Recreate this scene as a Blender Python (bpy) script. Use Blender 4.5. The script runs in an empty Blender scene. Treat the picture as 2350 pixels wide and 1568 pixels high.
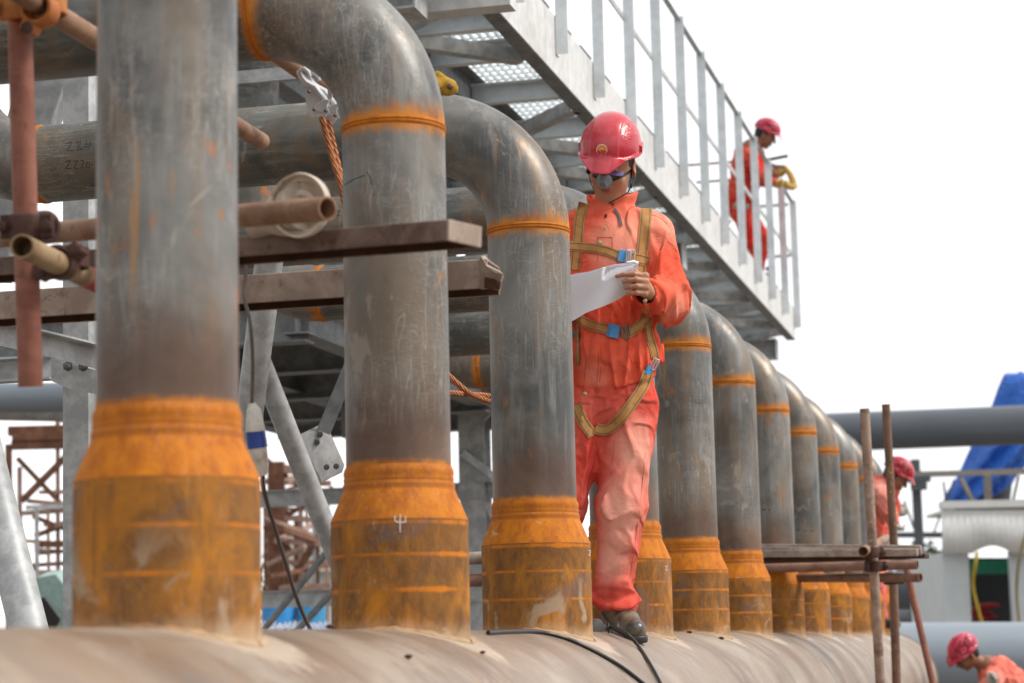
import bpy, bmesh, math, random
import numpy as np
from mathutils import Vector, Matrix
sc = bpy.context.scene
COL = sc.collection
random.seed(7)
R_ = math.radians
# ------------------------------------------------------------------ camera
W0, H0 = 2350.0, 1568.0
FPX, PIT, ROL, YAW = 4986.83, .1395, -.0228, .2425
CAM = np.array([1.5055, 0.0, 1.6])
_fw = np.array([-math.sin(YAW)*math.cos(PIT), math.cos(YAW)*math.cos(PIT), math.sin(PIT)])
_r = np.array([math.cos(YAW), math.sin(YAW), 0.0])
_u = np.cross(_r, _fw)
RT = _r*math.cos(ROL)+_u*math.sin(ROL)
UP = -_r*math.sin(ROL)+_u*math.cos(ROL)
FW = _fw
cd = bpy.data.cameras.new('camera'); cam = bpy.data.objects.new('camera', cd); COL.objects.link(cam)
cam.matrix_world = Matrix(((RT[0], UP[0], -FW[0], CAM[0]), (RT[1], UP[1], -FW[1], CAM[1]), (RT[2], UP[2], -FW[2], CAM[2]), (0, 0, 0, 1)))
cd.sensor_width = 36.0; cd.lens = 36.0*FPX/W0
cd.clip_start = .05; cd.clip_end = 3000
cd.dof.use_dof = True; cd.dof.focus_distance = 7.1; cd.dof.aperture_fstop = 4.2
sc.camera = cam
# ------------------------------------------------------------------ sky, sun, exposure
wd = bpy.data.worlds.new('World'); sc.world = wd; wd.use_nodes = True
nt = wd.node_tree; nt.nodes.clear()
out = nt.nodes.new('ShaderNodeOutputWorld'); bg = nt.nodes.new('ShaderNodeBackground')
sky = nt.nodes.new('ShaderNodeTexSky'); sky.sky_type = 'NISHITA'; sky.sun_disc = False
SUN_EL, SUN_AZ = 46.0, 84.0          # azimuth clockwise from +Y
sky.sun_elevation = R_(SUN_EL); sky.sun_rotation = R_(SUN_AZ)
tc = nt.nodes.new('ShaderNodeTexCoord'); nz = nt.nodes.new('ShaderNodeTexNoise')
nz.inputs['Scale'].default_value = 3.0; nz.inputs['Detail'].default_value = 5
cr = nt.nodes.new('ShaderNodeValToRGB')
cr.color_ramp.elements[0].position = .35; cr.color_ramp.elements[0].color = (10.6, 10.7, 10.9, 1)
cr.color_ramp.elements[1].position = .7; cr.color_ramp.elements[1].color = (12.6, 12.6, 12.7, 1)
mx = nt.nodes.new('ShaderNodeMix'); mx.data_type = 'RGBA'; mx.inputs[0].default_value = .93
nt.links.new(tc.outputs['Generated'], nz.inputs['Vector']); nt.links.new(nz.outputs['Fac'], cr.inputs[0])
nt.links.new(sky.outputs[0], mx.inputs[6]); nt.links.new(cr.outputs[0], mx.inputs[7])
sx = nt.nodes.new('ShaderNodeSeparateXYZ'); nt.links.new(tc.outputs['Generated'], sx.inputs[0])
def mr(src, a, b, lo, hi):
    n = nt.nodes.new('ShaderNodeMapRange'); n.interpolation_type = 'SMOOTHSTEP'; nt.links.new(src, n.inputs[0])
    for k, v in zip((1, 2, 3, 4), (a, b, lo, hi)): n.inputs[k].default_value = v
    return n.outputs[0]
m1 = nt.nodes.new('ShaderNodeMath'); m1.operation = 'MULTIPLY'; nt.links.new(mr(sx.outputs[0], -.95, -.45, .45, 1.0), m1.inputs[0]); nt.links.new(mr(sx.outputs[1], -.6, .1, .85, 1.0), m1.inputs[1])
m2 = nt.nodes.new('ShaderNodeVectorMath'); m2.operation = 'SCALE'; nt.links.new(mx.outputs[2], m2.inputs[0]); nt.links.new(m1.outputs[0], m2.inputs['Scale'])
nt.links.new(m2.outputs[0], bg.inputs[0]); bg.inputs[1].default_value = .1
nt.links.new(bg.outputs[0], out.inputs[0])
sl = bpy.data.lights.new('sun', 'SUN'); sl.energy = 2.5; sl.angle = R_(16); sl.color = (1, .96, .9)
so = bpy.data.objects.new('sun', sl); COL.objects.link(so)
sd = Vector((math.sin(R_(SUN_AZ))*math.cos(R_(SUN_EL)), math.cos(R_(SUN_AZ))*math.cos(R_(SUN_EL)), math.sin(R_(SUN_EL))))
so.rotation_euler = sd.to_track_quat('Z', 'Y').to_euler()
sc.view_settings.view_transform = 'Standard'; sc.view_settings.look = 'None'
sc.view_settings.exposure = 0.22; sc.view_settings.gamma = 1.0
# ------------------------------------------------------------------ placing helpers
def ray(x, y): return FW+RT*(x-W0/2)/FPX-UP*(y-H0/2)/FPX
def at(x, y, d): return CAM+ray(x, y)*d
def hit(x, y, ax, v):
    r = ray(x, y); k = 'xyz'.index(ax); return CAM+r*((v-CAM[k])/r[k])
V = lambda *a: np.array(a if len(a) > 1 else a[0], float)
def nrm(v): v = np.asarray(v, float); n = np.linalg.norm(v); return v/n if n > 1e-9 else v
# ------------------------------------------------------------------ mesh builder
class MB:
    def __init__(s): s.v = []; s.f = []; s.at = {}; s.n = 0
    def add(s, vs, fs, **attrs):
        b = s.n; vs = [tuple(map(float, v)) for v in vs]; s.v += vs; s.n += len(vs)
        s.f += [tuple(b+i for i in f) for f in fs]
        for k, a in attrs.items():
            s.at.setdefault(k, {}).update({b+i: float(x) for i, x in enumerate(a)})
        return s
    def hexa(s, p): # 8 pts: bottom 4 ccw, top 4
        return s.add(p, [(0,3,2,1),(4,5,6,7),(0,1,5,4),(1,2,6,5),(2,3,7,6),(3,0,4,7)])
    def box(s, c, sz, ex=(1,0,0), ey=(0,1,0), ez=(0,0,1)):
        c = V(c); ex, ey, ez = [nrm(e)*h/2 for e, h in zip((ex, ey, ez), sz)]
        P = [c+a*ex+b*ey+g*ez for g in (-1, 1) for a, b in ((-1,-1),(1,-1),(1,1),(-1,1))]
        return s.hexa(P)
    def bar(s, p0, p1, w, h, up=(0,0,1)): # rectangular bar, w sideways, h along up
        p0, p1 = V(p0), V(p1); d = nrm(p1-p0); sd_ = nrm(np.cross(d, up)); u2 = np.cross(sd_, d)
        P = [p+a*sd_*w/2+b*u2*h/2 for p in (p0, p1) for a, b in ((-1,-1),(1,-1),(1,1),(-1,1))]
        return s.add(P, [(0,1,2,3),(7,6,5,4),(0,4,5,1),(1,5,6,2),(2,6,7,3),(3,7,4,0)])
    def prism(s, prof, p0, p1, up=(0,0,1)): # profile (side, up) swept
        p0, p1 = V(p0), V(p1); d = nrm(p1-p0); sd_ = nrm(np.cross(d, up)); u2 = np.cross(sd_, d); n = len(prof)
        P = [p+a*sd_+b*u2 for p in (p0, p1) for a, b in prof]
        F = [(i, (i+1) % n, n+(i+1) % n, n+i) for i in range(n)]
        return s.add(P, F+[tuple(range(n))[::-1], tuple(range(n, 2*n))])
    def tube(s, pts, r, seg=12, cap=True, wall=None, attr=None):
        pts = [V(p) for p in pts]; n = len(pts); rs = r if hasattr(r, '__len__') else [r]*n
        t = [nrm(pts[min(i+1, n-1)]-pts[max(i-1, 0)]) for i in range(n)]
        a = V(0, 0, 1) if abs(t[0][2]) < .9 else V(1, 0, 0)
        x = nrm(np.cross(t[0], a)); P = []
        for i in range(n):
            x = nrm(x-t[i]*np.dot(x, t[i])); y = np.cross(t[i], x)
            for k in range(seg):
                th = 2*math.pi*k/seg; P.append(pts[i]+rs[i]*(math.cos(th)*x+math.sin(th)*y))
        F = [(i*seg+k, i*seg+(k+1) % seg, (i+1)*seg+(k+1) % seg, (i+1)*seg+k) for i in range(n-1) for k in range(seg)]
        A = {k2: [v for v in vals for _ in range(seg)] for k2, vals in (attr or {}).items()}
        if wall:
            m = len(P); 
            for e in (0, n-1):
                c = pts[e]; P += [c+(P[e*seg+k]-c)*(1-wall/rs[e]) for k in range(seg)]
            dpt = 3*rs[0]
            for e in (0, n-1):
                c = pts[e]; sg = t[e]*(dpt if e == 0 else -dpt); P += [c+sg+(P[e*seg+k]-c)*(1-wall/rs[e]) for k in range(seg)]
            for e, b in ((0, 0), (1, (n-1)*seg)):
                i0 = m+e*seg; j0 = m+(2+e)*seg
                for k in range(seg):
                    k2 = (k+1) % seg
                    F.append((b+k, i0+k, i0+k2, b+k2) if e == 0 else (b+k2, i0+k2, i0+k, b+k))
                    F.append((i0+k, j0+k, j0+k2, i0+k2) if e == 0 else (i0+k2, j0+k2, j0+k, i0+k))
                F.append(tuple(j0+k for k in range(seg)))
        elif cap:
            F += [tuple(range(seg))[::-1], tuple((n-1)*seg+k for k in range(seg))]
        for k2 in A: A[k2] += [A[k2][-1]]*(len(P)-len(A[k2]))
        return s.add(P, F, **A)
    def lathe(s, prof, c=(0,0,0), ax=(0,0,1), seg=48, attr=None, cap=True):
        c = V(c); ax = nrm(ax); a = V(0, 1, 0) if abs(ax[1]) < .9 else V(1, 0, 0)
        x = nrm(np.cross(a, ax)); y = np.cross(ax, x); P = []; n = len(prof)
        for r, z in prof:
            for k in range(seg):
                th = 2*math.pi*k/seg; P.append(c+ax*z+r*(math.cos(th)*x+math.sin(th)*y))
        F = [(i*seg+k, i*seg+(k+1) % seg, (i+1)*seg+(k+1) % seg, (i+1)*seg+k) for i in range(n-1) for k in range(seg)]
        if cap: F += [tuple(range(seg))[::-1], tuple((n-1)*seg+k for k in range(seg))]
        A = {k2: [v for v in vals for _ in range(seg)] for k2, vals in (attr or {}).items()}
        return s.add(P, F, **A)
    def ball(s, c, r, seg=16, sc_=(1,1,1)):
        c = V(c); P = []; m = seg//2
        for i in range(m+1):
            ph = math.pi*i/m
            for k in range(seg):
                th = 2*math.pi*k/seg; P.append(c+r*V(math.sin(ph)*math.cos(th)*sc_[0], math.sin(ph)*math.sin(th)*sc_[1], math.cos(ph)*sc_[2]))
        return s.add(P, [(i*seg+k, (i+1)*seg+k, (i+1)*seg+(k+1) % seg, i*seg+(k+1) % seg) for i in range(m) for k in range(seg)])
    def build(s, name, mat, parent=None, smooth=True, angle=35, bevel=0):
        me = bpy.data.meshes.new(name)
        off = V(0, 0, 0)
        q = parent
        while q is not None: off = off+V(q.location[:]); q = q.parent
        vs = (np.array(s.v)-off) if s.v else np.zeros((0, 3))
        me.from_pydata(vs.tolist(), [], s.f); me.materials.append(mat)
        for k, dct in s.at.items():
            a = me.attributes.new(k, 'FLOAT', 'POINT'); arr = np.zeros(len(s.v), np.float32)
            for i, x in dct.items(): arr[i] = x
            a.data.foreach_set('value', arr)
        if smooth:
            me.shade_smooth(); me.set_sharp_from_angle(angle=R_(angle))
        me.update()
        o = bpy.data.objects.new(name, me); COL.objects.link(o)
        if parent is not None: o.parent = parent
        if bevel:
            b = o.modifiers.new('bevel', 'BEVEL'); b.width = bevel; b.segments = 2; b.limit_method = 'ANGLE'; b.angle_limit = R_(50)
        return o
def tag(o, label=None, cat=None, group=None, kind=None):
    if label: o['label'] = label
    if cat: o['category'] = cat
    if group: o['group'] = group
    if kind: o['kind'] = kind
    return o
def thing(name, loc, label, cat, group=None):
    o = bpy.data.objects.new(name, None); COL.objects.link(o); o.location = [float(x) for x in loc]; o.empty_display_size = .1
    return tag(o, label, cat, group)
def copy_tree(o, parent=None):
    c = o.copy(); COL.objects.link(c)
    if parent is not None: c.parent = parent
    for ch in [k for k in o.children]: copy_tree(ch, c)
    return c
# ------------------------------------------------------------------ material helper
class Mat:
    def __init__(s, name, color=(.5,.5,.5), rough=.6, metal=0.0, spec=.5):
        s.m = bpy.data.materials.new(name); s.m.use_nodes = True; s.nt = s.m.node_tree
        s.b = s.nt.nodes['Principled BSDF']; s.g = s.nt.nodes.new('ShaderNodeNewGeometry').outputs['Position']
        s.col(color); s.setv('Roughness', rough); s.setv('Metallic', metal); s.setv('Specular IOR Level', spec)
    def put(s, inp, v):
        if hasattr(v, 'is_output'): s.nt.links.new(v, inp)
        elif hasattr(inp.default_value, '__len__') and hasattr(v, '__len__'): inp.default_value = tuple(v)+((1,) if len(v) == 3 and len(inp.default_value) == 4 else ())
        else: inp.default_value = v
        return s
    def setv(s, n, v): return s.put(s.b.inputs[n], v)
    def col(s, v): return s.setv('Base Color', v)
    def node(s, t, **kw):
        n = s.nt.nodes.new(t)
        for k, v in kw.items(): setattr(n, k, v)
        return n
    def vec(s, scale=(1,1,1), off=(0,0,0), rot=(0,0,0), src=None):
        n = s.node('ShaderNodeMapping'); s.put(n.inputs['Scale'], scale); s.put(n.inputs['Location'], off); s.put(n.inputs['Rotation'], rot)
        s.nt.links.new(src or s.g, n.inputs['Vector']); return n.outputs[0]
    def noise(s, scale, detail=4, rough=.55, vec=None, dist=0):
        n = s.node('ShaderNodeTexNoise'); s.put(n.inputs['Scale'], scale); s.put(n.inputs['Detail'], detail); s.put(n.inputs['Roughness'], rough); s.put(n.inputs['Distortion'], dist)
        s.nt.links.new(vec or s.g, n.inputs['Vector']); return n.outputs['Fac']
    def vor(s, scale, vec=None, feature='F1', out='Distance'):
        n = s.node('ShaderNodeTexVoronoi', feature=feature); s.put(n.inputs['Scale'], scale); s.nt.links.new(vec or s.g, n.inputs['Vector']); return n.outputs[out]
    def ramp(s, fac, a, b, smooth=True):
        n = s.node('ShaderNodeMapRange', interpolation_type='SMOOTHSTEP' if smooth else 'LINEAR'); s.put(n.inputs['Value'], fac)
        s.put(n.inputs['From Min'], a); s.put(n.inputs['From Max'], b); return n.outputs[0]
    def math(s, op, a, b=0.0, clamp=False):
        n = s.node('ShaderNodeMath', operation=op, use_clamp=clamp); s.put(n.inputs[0], a); s.put(n.inputs[1], b); return n.outputs[0]
    def mix(s, fac, a, b, mode='MIX'):
        n = s.node('ShaderNodeMix', data_type='RGBA', blend_type=mode); s.put(n.inputs[0], fac); s.put(n.inputs[6], a); s.put(n.inputs[7], b); return n.outputs[2]
    def mixf(s, fac, a, b):
        n = s.node('ShaderNodeMix', data_type='FLOAT'); s.put(n.inputs[0], fac); s.put(n.inputs[2], a); s.put(n.inputs[3], b); return n.outputs[0]
    def attr(s, name): n = s.node('ShaderNodeAttribute', attribute_name=name); return n.outputs['Fac']
    def comp(s, ax):
        n = s.node('ShaderNodeSeparateXYZ'); s.nt.links.new(s.g, n.inputs[0]); return n.outputs['XYZ'.index(ax)]
    def bump(s, h, strength=.3, dist=.01):
        n = s.node('ShaderNodeBump'); s.put(n.inputs['Strength'], strength); s.put(n.inputs['Distance'], dist); s.put(n.inputs['Height'], h)
        s.nt.links.new(n.outputs[0], s.b.inputs['Normal']); return s

def steel_pipe(name, dark=(.080,.080,.077), light=(.215,.208,.192), streak=(9, 9, .9)):
    M = Mat(name)
    n1 = M.noise(3.2, 6, .6, dist=.6); c = M.mix(M.ramp(n1, .36, .66), dark, light)
    st = M.noise(4, 5, .65, vec=M.vec(streak)); c = M.mix(M.math('MULTIPLY', M.ramp(st, .48, .72), .45), c, (.33,.31,.28))
    br = M.noise(2.1, 4, .6, vec=M.vec((2.2,2.2,.8), (7,3,1)), dist=1.2); c = M.mix(M.math('MULTIPLY', M.ramp(br, .42, .64), .62), c, (.20,.135,.08))
    dk = M.noise(6, 5, .7, vec=M.vec((1.5,1.5,.6), (3,9,2)), dist=.8); c = M.mix(M.math('MULTIPLY', M.ramp(dk, .56, .74), .6), c, (.045,.05,.055))
    # pale scratches and scuffs
    s1 = M.noise(5, 2, .5, vec=M.vec((9,9,.75) if streak[0] > 2 else (.75,9,9), (1,5,8), (.12,.08,0)), dist=.5)
    s1 = M.math('SUBTRACT', 1.0, M.ramp(M.math('ABSOLUTE', M.math('SUBTRACT', s1, .5)), 0, .022))
    s2 = M.noise(7, 2, .5, vec=M.vec((3,3,9), (4,1,3), (.5,.3,0)), dist=1.5)
    s2 = M.math('SUBTRACT', 1.0, M.ramp(M.math('ABSOLUTE', M.math('SUBTRACT', s2, .5)), 0, .03))
    msk = M.ramp(M.noise(3.3, 3, .6, vec=M.vec((1,1,.7), (5,5,5))), .50, .60)
    sm = M.math('MULTIPLY', M.math('MAXIMUM', s1, M.math('MULTIPLY', s2, .7)), M.math('MULTIPLY', msk, .36))
    c = M.mix(sm, c, (.50,.475,.43))
    tn = M.noise(5, 4, .6, vec=M.vec((7,7,.55), (3,1,6)), dist=.3); tn = M.math('MULTIPLY', M.ramp(tn, .58, .70), M.ramp(M.noise(1.8, 2, .5, vec=M.vec(off=(2,6,1))), .46, .6))
    c = M.mix(M.math('MULTIPLY', tn, .75), c, (.40,.21,.075))
    pt = M.noise(4.2, 6, .7, vec=M.vec((1.3,1.3,1), (7,7,2)), dist=1.0); c = M.mix(M.math('MULTIPLY', M.ramp(pt, .60, .66), .40), c, (.44,.38,.31))
    sp = M.ramp(M.noise(24, 5, .7, vec=M.vec((1,1,.5))), .57, .64)
    spm = M.math('MULTIPLY', sp, M.ramp(M.noise(2.6, 3, .6, vec=M.vec(off=(9,2,4))), .56, .66)); c = M.mix(M.math('MULTIPLY', spm, .85), c, (.42,.14,.03))
    ht = M.math('MULTIPLY', M.attr('scorch'), M.math('ADD', .55, M.noise(7, 4, .6, vec=M.vec((2,2,.5))))); ht = M.ramp(ht, .15, .85)
    c = M.mix(M.math('MULTIPLY', ht, .85), c, M.mix(M.ramp(n1, .3, .7), (.10,.055,.038), (.19,.105,.06)))
    rn = M.noise(9, 6, .75, vec=M.vec((4.5,4.5,.8) if streak[0] > 2 else (.8,4.5,4.5), (2,2,2)))
    ru = M.ramp(M.math('ADD', M.attr('rust'), M.math('MULTIPLY', M.math('SUBTRACT', rn, .5), 1.1)), .22, .95)
    rc = M.mix(M.ramp(M.noise(14, 4, .6), .35, .7), (.60,.215,.012), (.30,.10,.02))
    c = M.mix(ru, c, rc)
    M.col(c); M.setv('Roughness', M.mixf(ru, M.mixf(n1, .5, .36), .8)); M.setv('Metallic', M.mixf(ru, .32, 0.0))
    M.bump(M.math('ADD', M.math('MULTIPLY', sm, .5), M.noise(60, 3, .6)), .12, .004)
    return M.m
MAT = {}
MAT['pipe'] = steel_pipe('mill_scale_steel')
MAT['pipe_run'] = steel_pipe('mill_scale_steel_run', (.065,.070,.066), (.145,.148,.135), (.9, 9, 9))
def rust_mat(name, bands):
    M = Mat(name)
    n1 = M.noise(5, 6, .65, vec=M.vec((1.6,1.6,.8)), dist=.7); n2 = M.noise(22, 5, .7, vec=M.vec((1.4,1.4,.7)))
    org = M.mix(M.ramp(n2, .35, .7), (.58,.185,.006), (.38,.10,.007))
    if bands:
        dkc = M.mix(M.ramp(n2, .3, .7), (.13,.058,.022), (.27,.115,.022))
        f = M.ramp(M.math('ADD', n1, M.math('MULTIPLY', M.attr('rust'), .0)), .38, .62)
        f = M.math('MULTIPLY', M.ramp(n1, .32, .56), .94)
        c = M.mix(f, M.mix(.5, org, (.46,.21,.02)), dkc)
        gm = M.ramp(M.noise(4, 4, .6, vec=M.vec((1,1,1), (6,2,7)), dist=.8), .56, .68); c = M.mix(M.math('MULTIPLY', gm, .6), c, (.15,.105,.10)); vs_ = M.noise(6, 5, .7, vec=M.vec((5,5,.5), (4,4,1)), dist=.3); c = M.mix(M.math('MULTIPLY', M.ramp(vs_, .52, .68), .5), c, (.12,.06,.025))
        c = M.mix(M.ramp(M.math('ADD', M.attr('rust'), M.math('MULTIPLY', M.math('SUBTRACT', n1, .5), 2.6)), .5, 1.1), c, (.58,.18,.012))
        md = M.ramp(M.noise(6.5, 5, .6, vec=M.vec((1,1,1.0), (1,8,3)), dist=1.2), .57, .67)
        md = M.math('MULTIPLY', md, M.ramp(M.comp('Z'), 1.84, 1.72)); c = M.mix(M.math('MULTIPLY', md, .85), c, (.40,.29,.19))
        low = M.ramp(M.math('ADD', M.comp('Z'), M.math('MULTIPLY', n1, .09)), 1.72, 1.66); c = M.mix(M.math('MULTIPLY', low, .7), c, (.50,.37,.24))
    else:
        c = org
        dk = M.ramp(M.noise(12, 5, .7, vec=M.vec((1.6,1.6,.6), (3,3,3)), dist=.6), .58, .72); c = M.mix(M.math('MULTIPLY', dk, .6), c, (.22,.11,.04))
        c = M.mix(M.math('MULTIPLY', M.attr('rust'), .8), c, (.33,.10,.015))
        c = M.mix(M.math('MULTIPLY', M.ramp(M.noise(16, 3, .6, vec=M.vec((1,1,2))), .66, .76), .5), c, (.5,.42,.36))
    sc_ = M.noise(6, 2, .5, vec=M.vec((18,18,1.5), (2,7,4)), dist=1.5)
    sc_ = M.math('SUBTRACT', 1.0, M.ramp(M.math('ABSOLUTE', M.math('SUBTRACT', sc_, .5)), 0, .008)); sc_ = M.math('MULTIPLY', sc_, M.ramp(M.noise(3), .52, .6))
    c = M.mix(M.math('MULTIPLY', sc_, .6), c, (.55,.47,.38))
    M.col(c); M.setv('Roughness', .74); M.setv('Specular IOR Level', .28); M.bump(M.math('ADD', n2, M.noise(90, 3, .6)), .25, .004)
    return M.m
MAT['rust'] = rust_mat('orange_rust', False); MAT['rust_band'] = rust_mat('rusty_steel_with_mud', True)
def header_mat():
    M = Mat('dusty_header_steel')
    v = M.vec((.25,1.5,.25), (0,0,0), (0,0,.12)); n1 = M.noise(1.7, 3, .5, vec=v, dist=.15); n2 = M.noise(7, 7, .7, dist=.3)
    c = M.mix(M.ramp(n1, .36, .62), (.175,.115,.075), (.29,.22,.165)); c = M.mix(M.math('MULTIPLY', M.ramp(n2, .42, .68), .6), c, (.27,.175,.105))
    c = M.mix(M.math('MULTIPLY', M.ramp(M.noise(2.6, 6, .68), .48, .66), .6), c, (.42,.35,.28))
    c = M.mix(M.math('MULTIPLY', M.ramp(M.noise(3.4, 6, .7, vec=M.vec(off=(8,1,4))), .52, .68), .55), c, (.15,.12,.11))
    sc = M.noise(4, 2, .5, vec=M.vec((2,9,2), (3,1,2), (0,0,.3)), dist=.5); sc = M.math('SUBTRACT', 1.0, M.ramp(M.math('ABSOLUTE', M.math('SUBTRACT', sc, .5)), 0, .03))
    c = M.mix(M.math('MULTIPLY', sc, M.math('MULTIPLY', M.ramp(M.noise(2.2), .5, .6), .35)), c, (.62,.56,.50))
    c = M.mix(M.math('MULTIPLY', M.ramp(M.noise(16, 5, .7, vec=M.vec(off=(1,4,4))), .62, .70), .5), c, (.42,.24,.10))
    c = M.mix(M.ramp(M.noise(70, 2, .5), .73, .77), c, (.12,.08,.06))
    c = M.mix(M.ramp(M.math('ADD', M.attr('rust'), M.math('MULTIPLY', M.math('SUBTRACT', n2, .5), 1.4)), .45, .75), c, M.mix(n2, (.42,.30,.19), (.54,.46,.38)))
    M.col(c); M.setv('Roughness', M.mixf(n2, .34, .56)); M.setv('Metallic', .15); M.bump(M.math('ADD', n2, M.noise(110, 3)), .18, .004); return M.m
MAT['header'] = header_mat()
def galv(name, a=(.33,.345,.355), b=(.5,.515,.52), metal=.35, rough=.42, sc_=14):
    M = Mat(name); n = M.noise(sc_, 5, .65); n2 = M.noise(2.3, 4, .6)
    c = M.mix(M.ramp(n, .35, .65), a, b); c = M.mix(M.math('MULTIPLY', M.ramp(n2, .5, .72), .35), c, (.30,.27,.24))
    st = M.ramp(M.noise(30, 4, .7, vec=M.vec((1,1,.5))), .66, .75); c = M.mix(M.math('MULTIPLY', st, .35), c, (.75,.75,.74))
    M.col(c); M.setv('Roughness', M.mixf(n, rough, rough+.18)); M.setv('Metallic', metal); M.bump(n, .06, .003); return M.m
MAT['galv'] = galv('galvanised_steel', (.36,.375,.38), (.55,.56,.56), .2); MAT['galv_white'] = galv('bright_galvanised_plate', (.56,.56,.55), (.68,.68,.665), .0, .5)
MAT['galv_dark'] = galv('dull_galvanised_steel', (.17,.18,.185), (.27,.28,.285), .3, .5)
MAT['post'] = galv('pale_galvanised_post', (.66,.70,.72), (.76,.80,.82), .0, .5)
MAT['grating'] = galv('galvanised_grating', (.55,.62,.63), (.68,.74,.75), .1, .45)
def tubemat(name, a, b, spot, sr=.55):
    M = Mat(name); n = M.noise(9, 5, .65, dist=.5); n2 = M.noise(30, 5, .7)
    c = M.mix(M.ramp(n, .36, .64), a, b); c = M.mix(M.math('MULTIPLY', M.ramp(n2, .55, .7), .75), c, spot)
    M.col(c); M.setv('Roughness', sr); M.setv('Specular IOR Level', .3); M.bump(n2, .25, .003); return M.m
MAT['tube_pink'] = tubemat('faded_red_tube', (.22,.08,.055), (.31,.125,.085), (.13,.06,.04))
MAT['tube_tan'] = tubemat('tan_rusty_tube', (.22,.115,.065), (.34,.205,.13), (.14,.055,.03))
MAT['tube_brown'] = tubemat('brown_rusty_tube', (.20,.10,.07), (.30,.17,.12), (.11,.06,.04))
MAT['tube_beige'] = tubemat('beige_painted_tube', (.25,.155,.08), (.38,.27,.155), (.15,.07,.03))
MAT['clamp'] = tubemat('dark_rusty_coupler', (.055,.024,.018), (.10,.045,.035), (.03,.018,.015), .5)
MAT['clamp_orange'] = tubemat('orange_rusty_coupler', (.40,.13,.04), (.52,.20,.06), (.2,.07,.03), .7)
MAT['channel'] = tubemat('rusty_channel_steel', (.11,.07,.055), (.20,.14,.11), (.08,.03,.015))
MAT['channel_pale'] = tubemat('pale_scaly_channel', (.27,.195,.15), (.41,.32,.255), (.15,.05,.025))
MAT['plank'] = tubemat('weathered_plank', (.26,.20,.165), (.40,.33,.28), (.10,.055,.035), .8)
MAT['dark_under'] = tubemat('dark_rust_and_shade', (.06,.025,.015), (.09,.04,.025), (.03,.015,.01), .8)  # dark rust for clods and boards; doubles as painted shade inside the channels
def plain(name, c, r=.6, m=0.0, var=.12, sc_=20, bump=0):
    M = Mat(name, c, r, m); n = M.noise(sc_, 4, .6)
    M.col(M.mix(M.ramp(n, .3, .7), tuple(x*(1-var) for x in c), tuple(min(1, x*(1+var)) for x in c)))
    if bump: M.bump(n, bump, .003)
    return M.m
MAT['black'] = plain('black_rubber', (.018,.017,.017), .45)
MAT['grey_plastic'] = plain('grey_plastic', (.085,.08,.078), .45)
MAT['chalk'] = plain('white_chalk', (.62,.62,.6), .9)
MAT['ink'] = plain('black_marker', (.015,.015,.018), .6)
MAT['bolt'] = plain('bolt_steel', (.12,.125,.13), .4, .6)
# ================================================================== ground
mb = MB(); mb.add([(-400,-200,0),(400,-200,0),(400,900,0),(-400,900,0)], [(0,1,2,3)])
G = Mat('packed_earth', (.3,.26,.2), .9); gn = G.noise(1.2, 6, .65)
G.col(G.mix(gn, (.13,.105,.08), (.20,.17,.14))); G.bump(G.noise(8, 6), .4, .03)
tag(mb.build('ground', G.m), kind='structure')
ZT = 1.645; RH = .43; ZC = ZT-RH
YS = [3.5475+1.3888*i for i in range(12)]
# ================================================================== header pipe
hd = thing('header_pipe', (0, 8, 0), 'huge dusty beige header pipe lying along the bottom with all the risers welded on top', 'pipe')
mb = MB(); ys = list(np.arange(-4, 19.6, .045)); seg = 128; P = []; A = []
prof = [(RH, y) for y in ys]
for k in range(1, 15): a = k/14*math.pi/2; prof.append((max(RH*math.cos(a), .004), 19.58+RH*.62*math.sin(a)))
for r, y in prof:
    for k in range(seg):
        th = 2*math.pi*k/seg; x = r*math.cos(th); z = ZC+r*math.sin(th); P.append((x, y, z)); v = 0
        if z > ZC+.2:
            for yi in YS:
                q = math.hypot(x, y-yi)-.163
                if q < .22: v = max(v, 1-max(q, 0)/.16)
        A.append(max(v, 0))
n = len(prof)
F = [(i*seg+k, i*seg+(k+1) % seg, (i+1)*seg+(k+1) % seg, (i+1)*seg+k) for i in range(n-1) for k in range(seg)]
mb.add(P, [f[::-1] for f in F]+[tuple((n-1)*seg+k for k in range(seg))], rust=A)
mb.build('shell', MAT['header'], hd)
mb = MB(); mb.tube([(math.cos(t)*(RH+.001), 19.58, ZC+math.sin(t)*(RH+.001)) for t in np.linspace(0, 2*math.pi, 73)], .008, 8)
mb.build('end_cap_weld', MAT['header'], hd)
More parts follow.
